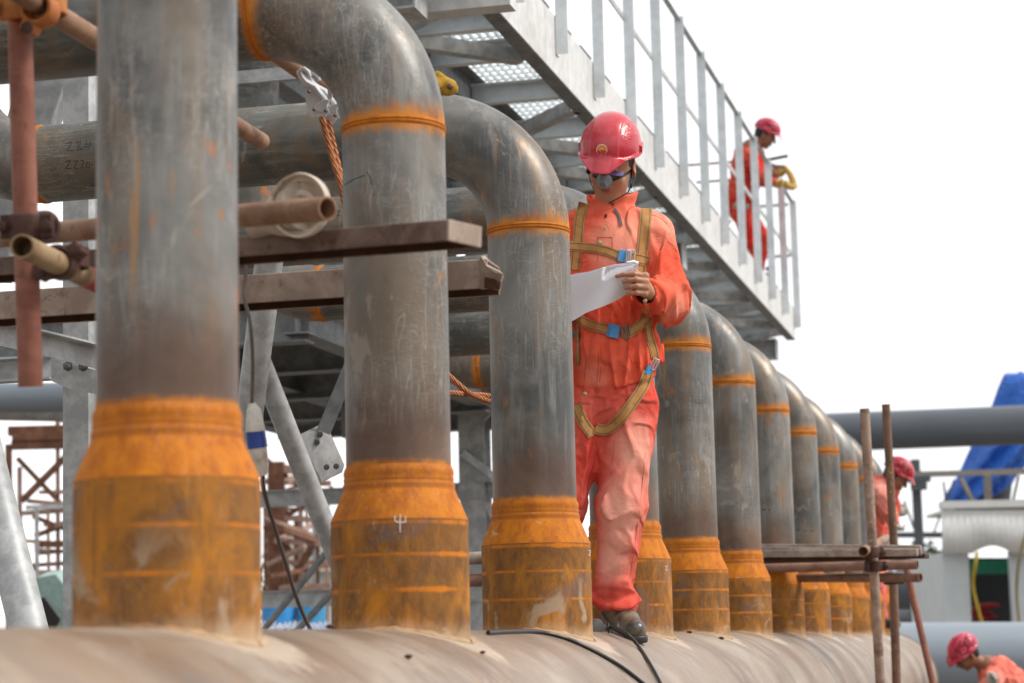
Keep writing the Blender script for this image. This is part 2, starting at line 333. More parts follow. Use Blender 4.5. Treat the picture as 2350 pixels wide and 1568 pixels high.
# ================================================================== risers
riser_labels = [
 'nearest and largest grey riser pipe with bright orange base, at the left',
 'second nearest grey riser pipe, crossed in front by rusty channel steel, mud on its base',
 'third grey riser pipe, directly left of the standing worker and hiding his arm',
 'riser pipe directly behind the standing worker, its rusty base beside his boot',
 'first riser pipe right of the standing worker, under his elbow',
 'second riser pipe right of the standing worker, just left of where the long plank begins',
 'riser pipe just right of the start of the long plank, third right of the worker',
 'fourth riser pipe right of the standing worker, behind the long plank',
 'fifth riser pipe right of the standing worker, behind the long plank',
 'sixth riser pipe right of the worker, last one left of the scaffold poles',
 'riser pipe half hidden behind the mottled scaffold pole, second from the far end',
 'farthest riser pipe at the far end of the header, beside the bending worker']
ZW, ZR, ZS, RC, ZH = 2.847, 2.026, 1.898, .335, 3.182
def riser(x0, y0, label):
    root = thing('riser_pipe', (x0, y0, ZT), label, 'pipe', 'riser pipes standing on the header')
    c = (x0, y0, 0)
    m = MB(); zs = [1.42]+list(np.linspace(1.55, ZS, 14)); 
    def band(z):
        return max(max(0, 1-abs(z-b)/.011) for b in (1.735, 1.816, 1.890))
    zz = sorted(set(list(np.linspace(1.42, ZS, 90)))); m.lathe([(.163, z) for z in zz], c, seg=64, attr={'rust': [band(z) for z in zz]})
    m.build('lower_sleeve', MAT['rust_band'], root)
    m = MB(); pr = [(.1632, ZS), (.1625, ZS+.003), (.134, 1.968), (.1325, 1.972), (.1335, 1.979), (.1325, 1.985), (.1300, 1.990), (.1312, 1.998), (.1295, 2.004), (.1315, 2.011), (.130, 2.020), (.1255, 2.028)]
    m.lathe(pr, c, seg=64, attr={'rust': [.2, 0, 0, .5, .9, .3, .7, .1, .6, .1, .3, .6]}); m.build('reducer', MAT['rust'], root)
    m = MB(); m.tube([(x0+math.cos(t)*.164, y0+math.sin(t)*.164, ZC+math.sqrt(RH**2-(.164*math.cos(t))**2)-.002) for t in np.linspace(0, 2*math.pi, 61)], [.010+.002*math.sin(k*2.7)+.0015*math.sin(k*5.1) for k in range(61)], 8)
    m.build('base_weld', MAT['rust_band'], root)
    m = MB(); zz = np.linspace(ZR-.002, ZW, 90)
    def heat(z): return max(0, 1-(z-ZR)/.27)
    def rs(z, w=.052): return max(max(0, 1-abs(z-ZW)/w), max(0, 1-(z-ZR)/.022))
    m.lathe([(.125, z) for z in zz], c, seg=64, attr={'rust': [rs(z) for z in zz], 'scorch': [heat(z) for z in zz]}); m.build('pipe', MAT['pipe'], root)
    def elbow(cx, cz, a0, a1, nm, sgn):
        m = MB(); pts = []; ru = []
        for a in np.linspace(a0, a1, 36):
            pts.append((x0+cx+RC*math.cos(a), y0, cz+RC*math.sin(a))); d = min(abs(a-a0), abs(a-a1))*RC; ru.append(max(0, 1-d/.062))
        m.tube(pts, .1252, 64, attr={'rust': ru, 'scorch': [0]*36}); return m.build(nm, MAT['pipe'], root)
    elbow(-RC, ZW, 0, math.pi/2, 'elbow', 1)
    m = MB(); xs = np.linspace(-RC, -1.61, 60); ru = [max(0, 1-min(abs(x+RC), abs(x+1.61))/.035) for x in xs]
    m.tube([(x0+x, y0, ZH) for x in xs], .125, 64, attr={'rust': ru, 'scorch': [0]*60}); m.build('horizontal_run', MAT['pipe_run'], root)
    elbow(-1.61, ZH+RC, -math.pi/2, -math.pi, 'rear_elbow', -1)
    m = MB(); zz = np.linspace(ZH+RC, 4.42, 12); m.lathe([(.125, z) for z in zz], (x0-1.61-RC, y0, 0), seg=48, attr={'rust': [0]*12}); m.build('rear_pipe', MAT['pipe_run'], root)
    for p, ax in (((x0, y0, ZW), (0,0,1)), ((x0-RC, y0, ZH), (1,0,0)), ((x0-1.61, y0, ZH), (1,0,0)), ((x0-1.61-RC, y0, ZH+RC), (0,0,1))):
        m = MB(); pr = [(.1245, -.010), (.1272, -.007), (.1282, -.003), (.1262, 0), (.1285, .004), (.127, .008), (.1245, .011)]
        m.lathe(pr, p, ax, 64, attr={'rust': [.3, .8, 0, 1, 0, .5, .3]}, cap=False); m.build('weld_bead', MAT['rust'], root)
    return root
r0 = riser(0, YS[0], riser_labels[0]); RIS = [r0]
for i in range(1, 12):
    c = copy_tree(r0); c.location = (0, YS[i], ZT); c['label'] = riser_labels[i]; RIS.append(c)
# strokes drawn on a round pipe: each stroke is a list of photo points found again on the pipe's surface
def cyl_hit(x, y, c, ax, r):
    d = ray(x, y); o = CAM-V(c); a = nrm(ax); dd = d-a*np.dot(d, a); oo = o-a*np.dot(o, a)
    A_, B_, C_ = dd@dd, 2*dd@oo, oo@oo-r*r; D_ = B_*B_-4*A_*C_
    if D_ < 0: return None
    return CAM+d*((-B_-math.sqrt(D_))/(2*A_))
def strokes(name, root, ss, c, ax, r, w, mat):
    m = MB()
    for s in ss:
        pp = []
        for i in range(len(s)-1):
            for t in np.linspace(0, 1, 6)[:-1 if i < len(s)-2 else None]:
                h = cyl_hit(s[i][0]+(s[i+1][0]-s[i][0])*t, s[i][1]+(s[i+1][1]-s[i][1])*t, c, ax, r-.0005)
                if h is not None: pp.append(h)
        if len(pp) > 1: m.tube(pp, w, 6)
    if m.n: m.build(name, mat, root)
def vrt(i): return (0, YS[i], 0), (0, 0, 1)
def hrz(i): return (0, YS[i], ZH), (1, 0, 0)
strokes('marker_writing', RIS[2], [[(152,330),(166,326),(154,347),(170,345)],[(174,328),(186,325),(176,345),(190,343),(180,337)],[(190,338),(196,337)],[(199,322),(196,335),(203,340),(207,331),(198,331)],[(207,322),(210,336)],
  [(150,372),(162,368),(151,388),(164,386)],[(168,371),(178,369),(170,387),(180,386)],[(184,368),(193,369),(186,386),(196,385)],[(200,372),(198,384),(205,386),(206,376),(200,372)],[(209,379),(214,378)]], *hrz(2), .125, .0013, MAT['ink'])
strokes('chalk_ring', RIS[2], [[(3,322),(8,318),(18,320),(20,326),(12,331),(5,328),(3,322)]], (0-1.61, YS[2], ZH), (1, 0, 0), .125, .0013, MAT['chalk'])
strokes('chalk_mark', RIS[1], [[(906,1184),(906,1196),(918,1200),(930,1198),(930,1186)],[(918,1180),(918,1222)]], *vrt(1), .163, .0016, MAT['chalk'])
strokes('marker_stroke', RIS[1], [[(852,528),(880,534),(915,548),(950,558),(975,563)],[(790,425),(812,412),(838,402)],[(842,395),(850,408),(853,424)]], *vrt(1), .125, .0014, MAT['ink'])
strokes('chalk_mark', RIS[2], [[(1350,1264),(1356,1264),(1351,1275),(1357,1275)]], *vrt(2), .163, .0012, MAT['chalk'])
strokes('chalk_mark', RIS[3], [[(1526,1300),(1531,1299),(1527,1309),(1532,1309)]], *vrt(3), .163, .0012, MAT['chalk'])
strokes('marker_writing', RIS[5], [[(1040,763),(1042,750),(1047,751),(1043,762)],[(1053,762),(1053,750)],[(1060,762),(1061,749)],[(1066,757),(1072,756)],[(1078,760),(1080,749),(1086,749)],[(1090,760),(1092,750),(1097,750)]], *hrz(5), .125, .0014, MAT['ink'])
strokes('marker_writing', RIS[3], [[(760,492),(768,490)],[(772,484),(780,483),(774,496),(782,494)]], *hrz(3), .125, .0013, MAT['ink'])
strokes('marker_writing', RIS[6], [[(1736,1170),(1742,1169)],[(1750,1170),(1758,1170)],[(1764,1168),(1768,1172)]], *vrt(6), .125, .003, MAT['ink'])
strokes('marker_writing', RIS[7], [[(1826,1216),(1836,1216)],[(1845,1218),(1852,1218)],[(1858,1218),(1868,1218)]], *vrt(7), .125, .003, MAT['ink'])
# ================================================================== walkway platform
XO = -1.0; ZB = 4.675; YN, YF = 4.8, 22.33
wk = thing('walkway_platform', (XO, 14, ZB), 'raised galvanised steel walkway with open grating and railing, crossing the top of the picture', 'walkway')
def chan(w, h, t): # C channel opening to +side ; origin bottom-left of web
    return [(0,0),(w,0),(w,t),(t,t),(t,h-t),(w,h-t),(w,h),(0,h)]
def ibeam(w, h, t=.008, tw=.006): # centred on side, from bottom
    a, b = w/2, tw/2
    return [(-a,0),(a,0),(a,t),(b,t),(b,h-t),(a,h-t),(a,h),(-a,h),(-a,h-t),(-b,h-t),(-b,t),(-a,t)]
m = MB(); yy = list(np.arange(YN, YF, 3.1))+[YF]
m.prism([(-x, z) for x, z in chan(.085, .20, .008)][::-1], (XO, YN, ZB), (XO, YF, ZB)); m.build('outer_girder', MAT['galv_dark'], wk, bevel=.002)
for a, b in zip(yy[:-1], yy[1:]):
    m = MB(); m.box((XO+.004, (a+b)/2, ZB+.168), (.006, b-a-.006, .33)); m.build('fascia_plate', MAT['galv_white'], wk)
y_ = YN+4
while y_ < YF-.5:
    ln = random.uniform(.25, .8); m = MB(); m.box((XO+.003, y_+ln/2, ZB+.340), (.014, ln, .012)); m.build('edge_strip', MAT['bolt'], wk); y_ += ln+random.uniform(.06, .5)
m = MB(); m.prism(ibeam(.13, .22), (-1.66, YN, ZB-.01), (-1.66, YF, ZB-.01)); m.build('inner_girder', MAT['galv_dark'], wk)
m = MB(); m.prism(ibeam(.13, .22), (-2.5, YN, ZB-.01), (-2.5, YF, ZB-.01)); m.build('inner_girder', MAT['galv_dark'], wk)
for y in [8.9, 10.45, 11.05, 11.93, 12.88]+list(np.arange(13.7, 22.5, .78)):
    m = MB(); m.prism([(x-.03, z) for x, z in chan(.06, .12, .006)], (-2.5, y, ZB+.05), (XO-.012, y, ZB+.05)); m.build('cross_beam', MAT['post'], wk)
for (xa, ya, xb, yb) in [(-1.0,11.03,-1.66,10.35),(-1.0,11.95,-1.66,12.7),(-1.0,13.45,-1.66,12.75),(-1.0,9.5,-1.66,10.25)]+[(-1.0, y+(.0 if k % 2 else .75), -1.66, y+(.75 if k % 2 else 0)) for k, y in enumerate(np.arange(13.6, 21.8, .9))]:
    m = MB(); m.prism([(0,0),(.075,0),(.075,.006),(.006,.006),(.006,.075),(0,.075)], (xa-.10, ya+(yb-ya)*.15, ZB+.0), (xb, yb, ZB+.0)); m.build('brace', MAT['galv'], wk)
m = MB(); ZG = ZB+.255
for y in np.arange(YN, YF, .10): m.box(((XO-2.5)/2, y, ZG+.010), (1.48, .007, .007))
for x in np.arange(XO-.03, -2.5, -.048): m.box((x, (YN+YF)/2, ZG), (.005, YF-YN, .024))
m.build('grating', MAT['grating'], wk)
rl = None
PYS = [22.27-1.0*k for k in range(17)]
m = MB(); m.prism([(0,0),(.04,0),(.04,.005),(.005,.005),(.005,.04),(0,.04)], (XO+.02, YN, 6.10), (XO+.02, YF, 6.10))
rl = m.build('railing', MAT['galv'], wk)
m = MB(); m.box((XO+.012, (YN+YF)/2, 5.56), (.010, YF-YN, .04)); m.build('mid_rail', MAT['galv'], rl)
for z in (6.10, 5.56):
    m = MB(); m.box((-1.35, YF-.03, z), (.68, .01, .035)); m.build('end_rail', MAT['galv'], rl)
for y in PYS:
    m = MB(); m.prism([(0,0),(.068,0),(.068,.006),(.006,.006),(.006,.068),(0,.068)], (XO+.010, y-.034, 4.79), (XO+.010, y-.034, 6.13), up=(1,0,0))
    for z in (4.84, 4.93): m.lathe([(.011, 0), (.011, .012), (.004, .013)], (XO+.016, y+.0, z), (1, 0, 0), 8)
    m.build('post', MAT['post'], rl)
for x, y in ((-1.68, YF-.04),):
    m = MB(); m.box((x, y, 5.46), (.06, .06, 1.34)); m.build('post', MAT['post'], rl)
# ================================================================== pipe rack carrying the walkway
rk = thing('pipe_rack', (-2.83, 16, 0), 'grey steel frame of columns, beams and knee braces under the walkway', 'steel frame')
for y in (9.2, 16.4, 22.1):
    m = MB(); m.prism(ibeam(.2, .2, .011, .008), (-4.5, y, ZB-.215), (-1.17, y, ZB-.215)); m.box((-1.165, y, ZB-.115), (.01, .2, .2)); m.build('beam', MAT['galv'], rk)
for y, x in ((16.4, -2.9), (22.1, -2.83)):
    m = MB(); m.prism(ibeam(.21, .21, .011, .008), (x, y, 0), (x, y, ZB-.22), up=(0,1,0)); m.build('column', MAT['galv'], rk)
m = MB(); m.prism(chan(.10, .16, .008), at(1045, 25, 10.3), at(880, 110, 10.6), up=(0,-.6,1)); m.build('knee_brace', MAT['galv'], rk)
m = MB(); m.box(at(940, 10, 10.2), (1.0, .12, .13)); m.build('beam', MAT['galv_white'], rk)
for z, y in ((2.75, 16.45), (1.95, 16.45)):
    m = MB(); m.prism(chan(.07, .13, .007), (-5, y, z), (-1.6, y, z)); m.build('tie_beam', MAT['galv'], rk)
for a, b in (((1105,960,17),(1190,880,17)), ((1100,1130,17),(1160,1230,17)), ((1060,1040,17),(1140,1100,17))):
    m = MB(); m.bar(at(*a), at(*b), .06, .06); m.build('brace', MAT['galv'], rk)
# ---- deck with equipment behind the risers (dark soffit)
dk = thing('equipment_deck', (-5, 13.5, 3.5), 'dark steel deck with beams seen from below, behind the second riser', 'deck')
m = MB(); m.box((-3.62, 14.2, 3.62), (2.1, 5.6, .06)); m.build('deck_plate', MAT['galv'], dk)
for y in (11.6, 12.9, 14.3, 15.6, 16.9):
    m = MB(); m.prism(ibeam(.15, .24), (-4.67, y, 3.34), (-2.55, y, 3.34)); m.build('deck_beam', MAT['galv_dark'], dk)
for x in (-2.6, -3.6, -4.6):
    m = MB(); m.prism(ibeam(.15, .2), (x, 11.5, 3.38), (x, 17, 3.38)); m.build('deck_beam', MAT['galv_dark'], dk)
for y in (12.2, 15.0): 
    m = MB(); m.box((-3.3, y, 3.2), (.1, .9, .22)); m.build('hanging_bracket', MAT['galv_dark'], dk)
dv = plain('dark_teal_paint', (.055,.075,.08), .45)
for k, (x, y) in enumerate(((-3.15, 12.9), (-4.15, 13.3), (-3.7, 15.4), (-2.95, 14.6))):
    v = thing('vessel', (x, y, 3.66), ('dark teal upright vessel behind the second riser elbow', 'dark teal upright vessel seen between the two nearest risers', 'dark teal upright vessel hidden mostly behind the nearest riser', 'dark teal upright vessel under the near end of the walkway')[k], 'vessel')
    m = MB(); m.lathe([(.02, 0), (.44, .02), (.44, 3.0), (.3, 3.2), (.02, 3.28)], (x, y, 3.66), seg=40); m.build('shell', dv, v)
    m = MB(); m.lathe([(.46, 1.2), (.46, 1.28)], (x, y, 3.66), seg=40); m.build('band', MAT['galv'], v)
def gnd(a, b): a, b = V(a), V(b); return a+(b-a)*(a[2]/(a[2]-b[2]))
rk2 = thing('support_frame', at(640, 860, 8.2), 'galvanised tubular frame with a bolted gusset plate between the two nearest risers', 'steel frame')
m = MB(); m.tube([at(630, 500, 7.9), gnd(at(612, 640, 8.0), at(556, 1080, 8.3))], .052, 20); m.build('tube_leg', MAT['galv'], rk2)
m = MB(); m.tube([at(585, 800, 8.2), gnd(at(585, 800, 8.2), at(790, 1320, 8.6))], .042, 20); m.build('tube_leg', MAT['galv'], rk2)
def plate(m, pts, th):
    pts = [V(p) for p in pts]; nn = nrm(np.cross(pts[1]-pts[0], pts[2]-pts[0])); n = len(pts)
    P = [p+nn*th/2 for p in pts]+[p-nn*th/2 for p in pts]
    return m.add(P, [tuple(range(n)), tuple(range(n, 2*n))[::-1]]+[(i, n+i, n+(i+1) % n, (i+1) % n) for i in range(n)])
m = MB(); plate(m, [at(683,1002,8.5), at(733,978,8.6), at(752,985,8.6), at(790,1070,8.7), at(786,1082,8.7), at(737,1106,8.6)], .012); gp = m.build('gusset_plate', MAT['galv'], rk2)
for x, y in ((735,997), (728,1015), (750,1072), (772,1070)):
    m = MB(); m.lathe([(.012, -.004), (.012, .018), (.006, .02)], at(x, y, 8.58), -FW, 8); m.build('bolt', MAT['bolt'], gp)
m = MB(); m.bar(at(742, 992, 8.56), at(905, 600, 8.56), .012, .055, up=RT); m.build('flat_bar', MAT['galv_dark'], rk2)
# ================================================================== scaffold between the two nearest risers
def tubething(name, p0, p1, r, mat, label, group=None, wall=.004, n=2, bend=0, cat='scaffold tube'):
    p0, p1 = V(p0), V(p1); t = thing(name, (p0+p1)/2, label, cat, group)
    m = MB(); m.tube([p0+(p1-p0)*k/(n-1)+V(0, 0, -bend*math.sin(math.pi*k/(n-1))) for k in range(n)], r, 24, wall=wall); m.build('tube', MAT[mat], t); return t
def ext(a, b, t): return V(a)+(V(b)-V(a))*t
SG = 'scaffold tubes near the left risers'
a, b = at(44, 0, 4.5), at(70, 888, 4.5)
tv = tubething('scaffold_tube', ext(a, b, -.35), b, .0255, 'tube_pink', 'upright faded red scaffold tube hanging at the left edge', SG)
a, b = at(60, -8, 4.35), at(600, 325, 5.9)
ti = tubething('scaffold_tube', ext(a, b, -.05), b, .0235, 'tube_tan', 'sloping tan scaffold tube whose closed end pokes out right of the nearest riser', SG, wall=None)
a, b = at(640, 128, 5.75), at(748, 203, 5.8)
tc_ = tubething('scaffold_tube', ext(a, b, -1.6), ext(a, b, 2.0), .0235, 'tube_tan', 'sloping rusty tube under the second elbow that carries the silver rope clamp', SG)
ht0, ht1 = at(0, 545, 5.0), at(752, 479, 4.2)
th = tubething('scaffold_tube', ext(ht0, ht1, -.3), ht1, .0240, 'tube_tan', 'level tan scaffold tube with open end in front of the round tin lid', SG)
s0, s1 = at(50, 565, 4.22), at(250, 660, 4.9)
ts = tubething('scaffold_tube', s0, s1, .0242, 'tube_beige', 'short beige scaffold tube with open end facing out, red paint at its far end', SG)
m = MB(); m.tube([ext(s0, s1, .68), ext(s0, s1, 1.0)], .0248, 24); m.build('red_paint', plain('red_spray_paint', (.36,.03,.03), .6, 0, .3), ts)
def coupler(c, ax, ax2, label, mat='clamp'):
    t = thing('scaffold_coupler', c, label, 'coupler', 'scaffold couplers near the left risers'); c = V(c); ax = nrm(ax); ax2 = nrm(ax2)
    m = MB(); m.lathe([(.027, -.026), (.034, -.026), (.036, -.02), (.034, 0), (.036, .02), (.034, .026), (.027, .026)], c, ax, 28, cap=False)
    sd_ = nrm(np.cross(ax, FW)); m.box(c+sd_*.042, (.03, .05, .03), sd_, ax, np.cross(sd_, ax)); m.box(c-sd_*.040, (.024, .05, .026), sd_, ax, np.cross(sd_, ax)); m.build('collar', MAT[mat], t, bevel=.003)
    for s_ in (1, -1):
        m = MB(); p = c+sd_*.046*s_; m.tube([p+FW*.04, p-FW*.035], .0065, 10); m.lathe([(.004, 0), (.013, .001), (.013, .010), (.006, .012)], p-FW*.022, -FW, 6); m.build('bolt', MAT['clamp'], t)
    m = MB(); c2 = c+FW*.03+sd_*.02; m.lathe([(.027, -.022), (.035, -.022), (.035, .022), (.027, .022)], c2+FW*.02, ax2, 24, cap=False); m.box(c+FW*.035, (.03,.03,.03)); m.build('swivel', MAT[mat], t, bevel=.002)
    return t
coupler(at(60, 520, 4.5), at(70,888,4.5)-at(44,0,4.5), ht1-ht0, 'dark rusty coupler on the upright red tube at the left edge')
coupler(at(137, 603, 4.5), s1-s0, (0,0,1), 'dark rusty coupler around the short beige tube')
coupler(at(45, 18, 4.42), at(70,888,4.5)-at(44,0,4.5), ti.location, 'orange rusty coupler at the top left corner', 'clamp_orange')
coupler(at(92, 22, 4.40), at(600,325,5.9)-at(60,-8,4.35), (0,0,1), 'orange rusty coupler holding the sloping tube at the top left corner', 'clamp_orange')
# channels: open side down, profile (side, up); beam runs to the left, near flange faces the camera
def openchan(name, p0, p1, w, h, mat, label, endplate=False, torn=False):
    p0, p1 = V(p0), V(p1); t = thing(name, (p0+p1)/2, label, 'steel channel'); th_ = .006
    pr = [(0,0),(th_,0),(th_,h-th_),(w-th_,h-th_),(w-th_,0),(w,0),(w,h),(0,h)]
    m = MB(); m.prism(pr, p0, p1); m.build('channel', MAT[mat], t, bevel=.0025)
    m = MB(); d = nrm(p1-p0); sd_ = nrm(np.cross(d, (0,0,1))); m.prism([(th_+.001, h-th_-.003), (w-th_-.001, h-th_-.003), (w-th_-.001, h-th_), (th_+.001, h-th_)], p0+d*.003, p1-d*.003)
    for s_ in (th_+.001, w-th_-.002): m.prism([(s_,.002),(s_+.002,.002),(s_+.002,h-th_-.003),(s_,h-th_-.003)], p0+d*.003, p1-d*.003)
    m.build('rust_shade_lining', MAT['dark_under'], t)  # rust lining made extra dark: the open underside's shade is in its colour
    if endplate:
        m = MB(); m.prism([(0,0),(w,0),(w,h),(0,h)], p0-d*.006, p0); m.build('end_plate', MAT['channel_pale'], t, bevel=.002)  # cut end catches the light: its brightness is put in as paler steel
    if torn:
        m = MB(); plate(m, [at(x, y, p0d) for x, y, p0d in ((1104,592,5.44),(1117,614,5.42),(1136,626,5.40),(1155,632,5.40),(1150,648,5.40),(1147,667,5.40),(1122,662,5.42),(1104,664,5.44))], .006)
        plate(m, [at(1104,590,5.44), at(1117,613,5.42), at(1156,631,5.41), at(1150,626,5.6), at(1112,588,5.62)], .005); m.build('torn_lip', MAT['channel_pale'], t)
        m = MB(); plate(m, [at(1112,636,5.40), at(1138,640,5.385), at(1150,648,5.385), at(1147,665,5.385), at(1112,661,5.40)], .003); m.build('interior_shade', MAT['dark_under'], t)  # dark plate paints the shade of the torn end's interior
    return t
uR, uL = at(1024, 553, 4.36), at(0, 632, 5.15)
openchan('steel_channel', uR, ext(uR, uL, 1.3), .11, .044, 'channel', 'dark rusty channel beam crossing in front of the second riser', endplate=True)
lR, lL = at(1120, 661, 5.45), at(0, 733, 5.75)
openchan('steel_channel', lR, ext(lR, lL, 1.3), .13, .075, 'channel_pale', 'pale scaly channel beam with torn end passing behind the second riser', torn=True)
# tin lid / can lying on the channel
cp = at(690, 472, 4.52); ax = nrm(at(615, 508, 4.72)-cp); tin = thing('tin_can', cp, 'round beige tin can with ringed lid resting on the dark channel beam', 'can')
TINM = tubemat('beige_tin', (.50,.42,.33), (.60,.52,.43), (.36,.23,.12), .4)
axf = nrm(V(-.18,-.985,-.12))
m = MB(); m.lathe([(.001, -.010), (.018, -.010), (.022, -.002), (.034, -.002), (.036, -.014), (.050, -.014), (.052, -.004), (.0605, -.004), (.0625, .010), (.0665, .012), (.0685, .004), (.066, -.012), (.060, -.014)], cp, -axf*-1, 56)
m.build('lid', TINM, tin)
m = MB(); m.lathe([(.052, 0), (.052, .03), (.044, .035), (.044, .06), (.047, .063), (.047, .085), (.03, .14), (.03, .2)], cp-axf*.012, nrm(V(-.75,.64,-.05)), 40); m.build('body', tubemat('grubby_tin', (.40,.33,.26), (.5,.43,.36), (.25,.17,.1), .5), tin)
# silver rope clamp with two hooks, riveted plates, orange ropes
SIL = plain('zinc_plated_clamp', (.62,.62,.63), .32, .55, .08); ROP = Mat('orange_rope', (.5,.17,.06), .9)
wv = ROP.node('ShaderNodeTexWave'); ROP.put(wv.inputs['Scale'], 48); ROP.put(wv.inputs['Distortion'], 3); ROP.nt.links.new(ROP.vec((1,1,1), (0,0,0), (.6,.5,.2)), wv.inputs['Vector'])
ROP.col(ROP.mix(wv.outputs['Fac'], (.26,.075,.03), (.62,.25,.10))); ROP.bump(wv.outputs['Fac'], .8, .004); MAT['rope'] = ROP.m
def grab(dx, dy, dd, label):
    D = 5.62+dd; q = lambda x, y, o=0: at(x+dx, y+dy, D+o); t = thing('rope_clamp', q(740, 250), label, 'clamp', 'silver rope clamps hung on the sloping tube')
    m = MB(); m.tube([q(748,235), q(722,200), q(703,190), q(693,178), q(688,166), q(696,158), q(706,166), q(710,176)], [.009,.009,.009,.0095,.0095,.009,.008,.006], 10); m.build('hook', SIL, t)
    m = MB(); plate(m, [q(700,205), q(712,196), q(742,240), q(752,262), q(742,276), q(730,268), q(716,272), q(706,256), q(702,232)], .010); m.build('side_plate', SIL, t, bevel=.001)
    m = MB(); plate(m, [q(718,246,-.02), q(744,228,-.02), q(757,230,-.02), q(750,244,-.02), q(757,262,-.02), q(736,258,-.02), q(718,256,-.02)], .008); plate(m, [q(752,232,-.012), q(752,200,-.012), q(757,190,-.012), q(765,204,-.012), q(762,226,-.012)], .008); m.build('lever', SIL, t, bevel=.001)
    m = MB()
    for x, y in ((709,211), (721,252), (747,255)): m.lathe([(.0045, 0), (.0045, .004), (.002, .006)], q(x, y, -.026), -FW, 8)
    m.build('rivet', plain('rivet_brown', (.16,.09,.08), .4, .5) if 'rivet_brown' not in bpy.data.materials else bpy.data.materials['rivet_brown'], t)
    return t
grab(0, 0, 0, 'left silver rope clamp hooked over the sloping tube beside the second riser')
grab(22, 10, .06, 'right silver rope clamp hanging beside the second riser, partly behind it')
def ropething(name, pts, r, label, mat='rope', cat='rope', seg=8):
    P = [V(p) for p in pts]; Q = []
    for i in range(len(P)-1):
        p0, p1, p2, p3 = P[max(i-1, 0)], P[i], P[i+1], P[min(i+2, len(P)-1)]
        for t in np.linspace(0, 1, 9)[:-1]:
            Q.append(.5*((2*p1)+(-p0+p2)*t+(2*p0-5*p1+4*p2-p3)*t*t+(-p0+3*p1-3*p2+p3)*t**3))
    Q.append(P[-1]); m = MB(); m.tube(Q, r, seg); o = m.build(name, MAT[mat], None); tag(o, label, cat); return o, Q
ropething('rope', [at(738,268,5.6), at(752,318,5.6), at(766,372,5.58), at(782,425,5.55), at(800,520,5.55)], .0085, 'orange braided rope hanging down from the left silver clamp')
ropething('rope', [at(753,276,5.66), at(762,320,5.66), at(774,372,5.65), at(790,440,5.6)], .0085, 'orange braided rope hanging down from the right silver clamp')
ropething('rope', [at(830,700,7.7), at(920,770,7.3), at(1000,835,6.9), at(1040,872,6.8), at(1075,902,6.8), at(1110,918,6.8), at(1160,926,6.85), at(1240,880,7.1), at(1335,790,7.38)], .0095, 'upper orange rope sagging between the second and third risers')
ropething('rope', [at(820,700,7.7), at(910,830,7.2), at(1000,893,6.75), at(1040,902,6.75), at(1080,906,6.85), at(1115,908,6.9), at(1170,918,6.95), at(1245,860,7.2), at(1340,775,7.42)], .0095, 'lower orange rope between the second and third risers')
# industrial plug on its cable
pg = thing('cable_plug', at(590, 1000, 5.3), 'white and blue industrial plug joint hanging on a cable right of the nearest riser', 'plug')
PW = tubemat('grubby_white_plastic', (.55,.5,.43), (.68,.64,.57), (.35,.26,.18), .5); PB = plain('blue_plastic', (.02,.06,.30), .4)
def seg3(pts, rs, mat, nm, par): m = MB(); m.tube(pts, rs, 20); return m.build(nm, mat, par)
seg3([at(578,926,5.2), at(580,937,5.2), at(582,940,5.2), at(586,990,5.2)], [.009,.014,.017,.024], PW, 'plug_cap', pg)
seg3([at(586,990,5.2), at(591,1028,5.2)], [.0235,.0245], PB, 'blue_collar', pg)
seg3([at(591,1028,5.2), at(597,1070,5.2), at(604,1092,5.2)], [.0225,.021,.012], PW, 'socket_body', pg)
MAT['cable'] = plain('brown_grey_cable', (.10,.075,.06), .6)
ropething('cable', [at(566,590,5.32), at(563,640,5.30), at(560,680,5.25), at(574,740,5.2), at(580,830,5.2), at(578,930,5.2)], .0045, 'dark cable running down into the white and blue plug', 'cable', 'cable')
ropething('cable', [at(603,1088,5.2), at(607,1130,5.25), at(630,1210,5.35), at(655,1290,5.4), at(680,1370,5.45), at(705,1430,5.5), at(728,1470,5.5)], .0055, 'dark cable hanging from the plug down behind the header', 'cable', 'cable')
# big leaning galvanised leg at the left edge
lt = thing('leaning_brace', at(40, 1200, 7.2), 'thick galvanised tube leaning at the bottom left corner', 'brace')
m = MB(); m.tube([at(-160, 540, 7.6), gnd(at(-75, 880, 7.4), at(90, 1540, 7.0))], .062, 32); m.build('tube', MAT['galv'], lt)
# angle, bolted channel and corner post at the left
lf = thing('left_frame', at(206, 600, 7.6), 'grey galvanised frame of angles and a corner post at the left behind the red tube', 'steel frame')
m = MB(); m.prism([(0,0),(.007,0),(.007,.065),(.06,.065),(.06,.072),(0,.072)], at(-60, 780, 6.9), at(330, 872, 7.3)); m.build('angle_beam', MAT['galv'], lf)
m = MB(); m.prism(chan(.06, .085, .007), at(-60, 885, 7.6), at(122, 874, 7.6)); m.build('channel_beam', MAT['galv'], lf)
m = MB(); plate(m, [at(118,822,7.5), at(222,850,7.5), at(222,905,7.5), at(160,893,7.5), at(118,874,7.5)], .010); cpn = m.build('splice_plate', MAT['galv'], lf)
for x in (156, 191): m = MB(); m.lathe([(.018, 0), (.018, .004), (.0125, .0045), (.0125, .016), (.006, .02)], at(x, 841+(x-156)*.02, 7.47), -FW, 6); m.build('bolt', MAT['bolt'], cpn)
m = MB(); m.prism([(0,0),(.10,0),(.10,.008),(.008,.008),(.008,.10),(0,.10)], gnd(at(203, 120, 7.8), at(203, 1010, 7.8)), at(203, 120, 7.8), up=(0,1,0)); m.build('corner_post', MAT['galv'], lf)
m = MB(); m.prism(ibeam(.16, .16), at(70, 140, 8.0), at(-80, 620, 8.0), up=RT); m.build('inclined_beam', MAT['galv'], lf)
m = MB(); m.tube([at(75, 243, 9), at(230, 262, 9)], .022, 14); m.build('rod', MAT['galv_dark'], lf)
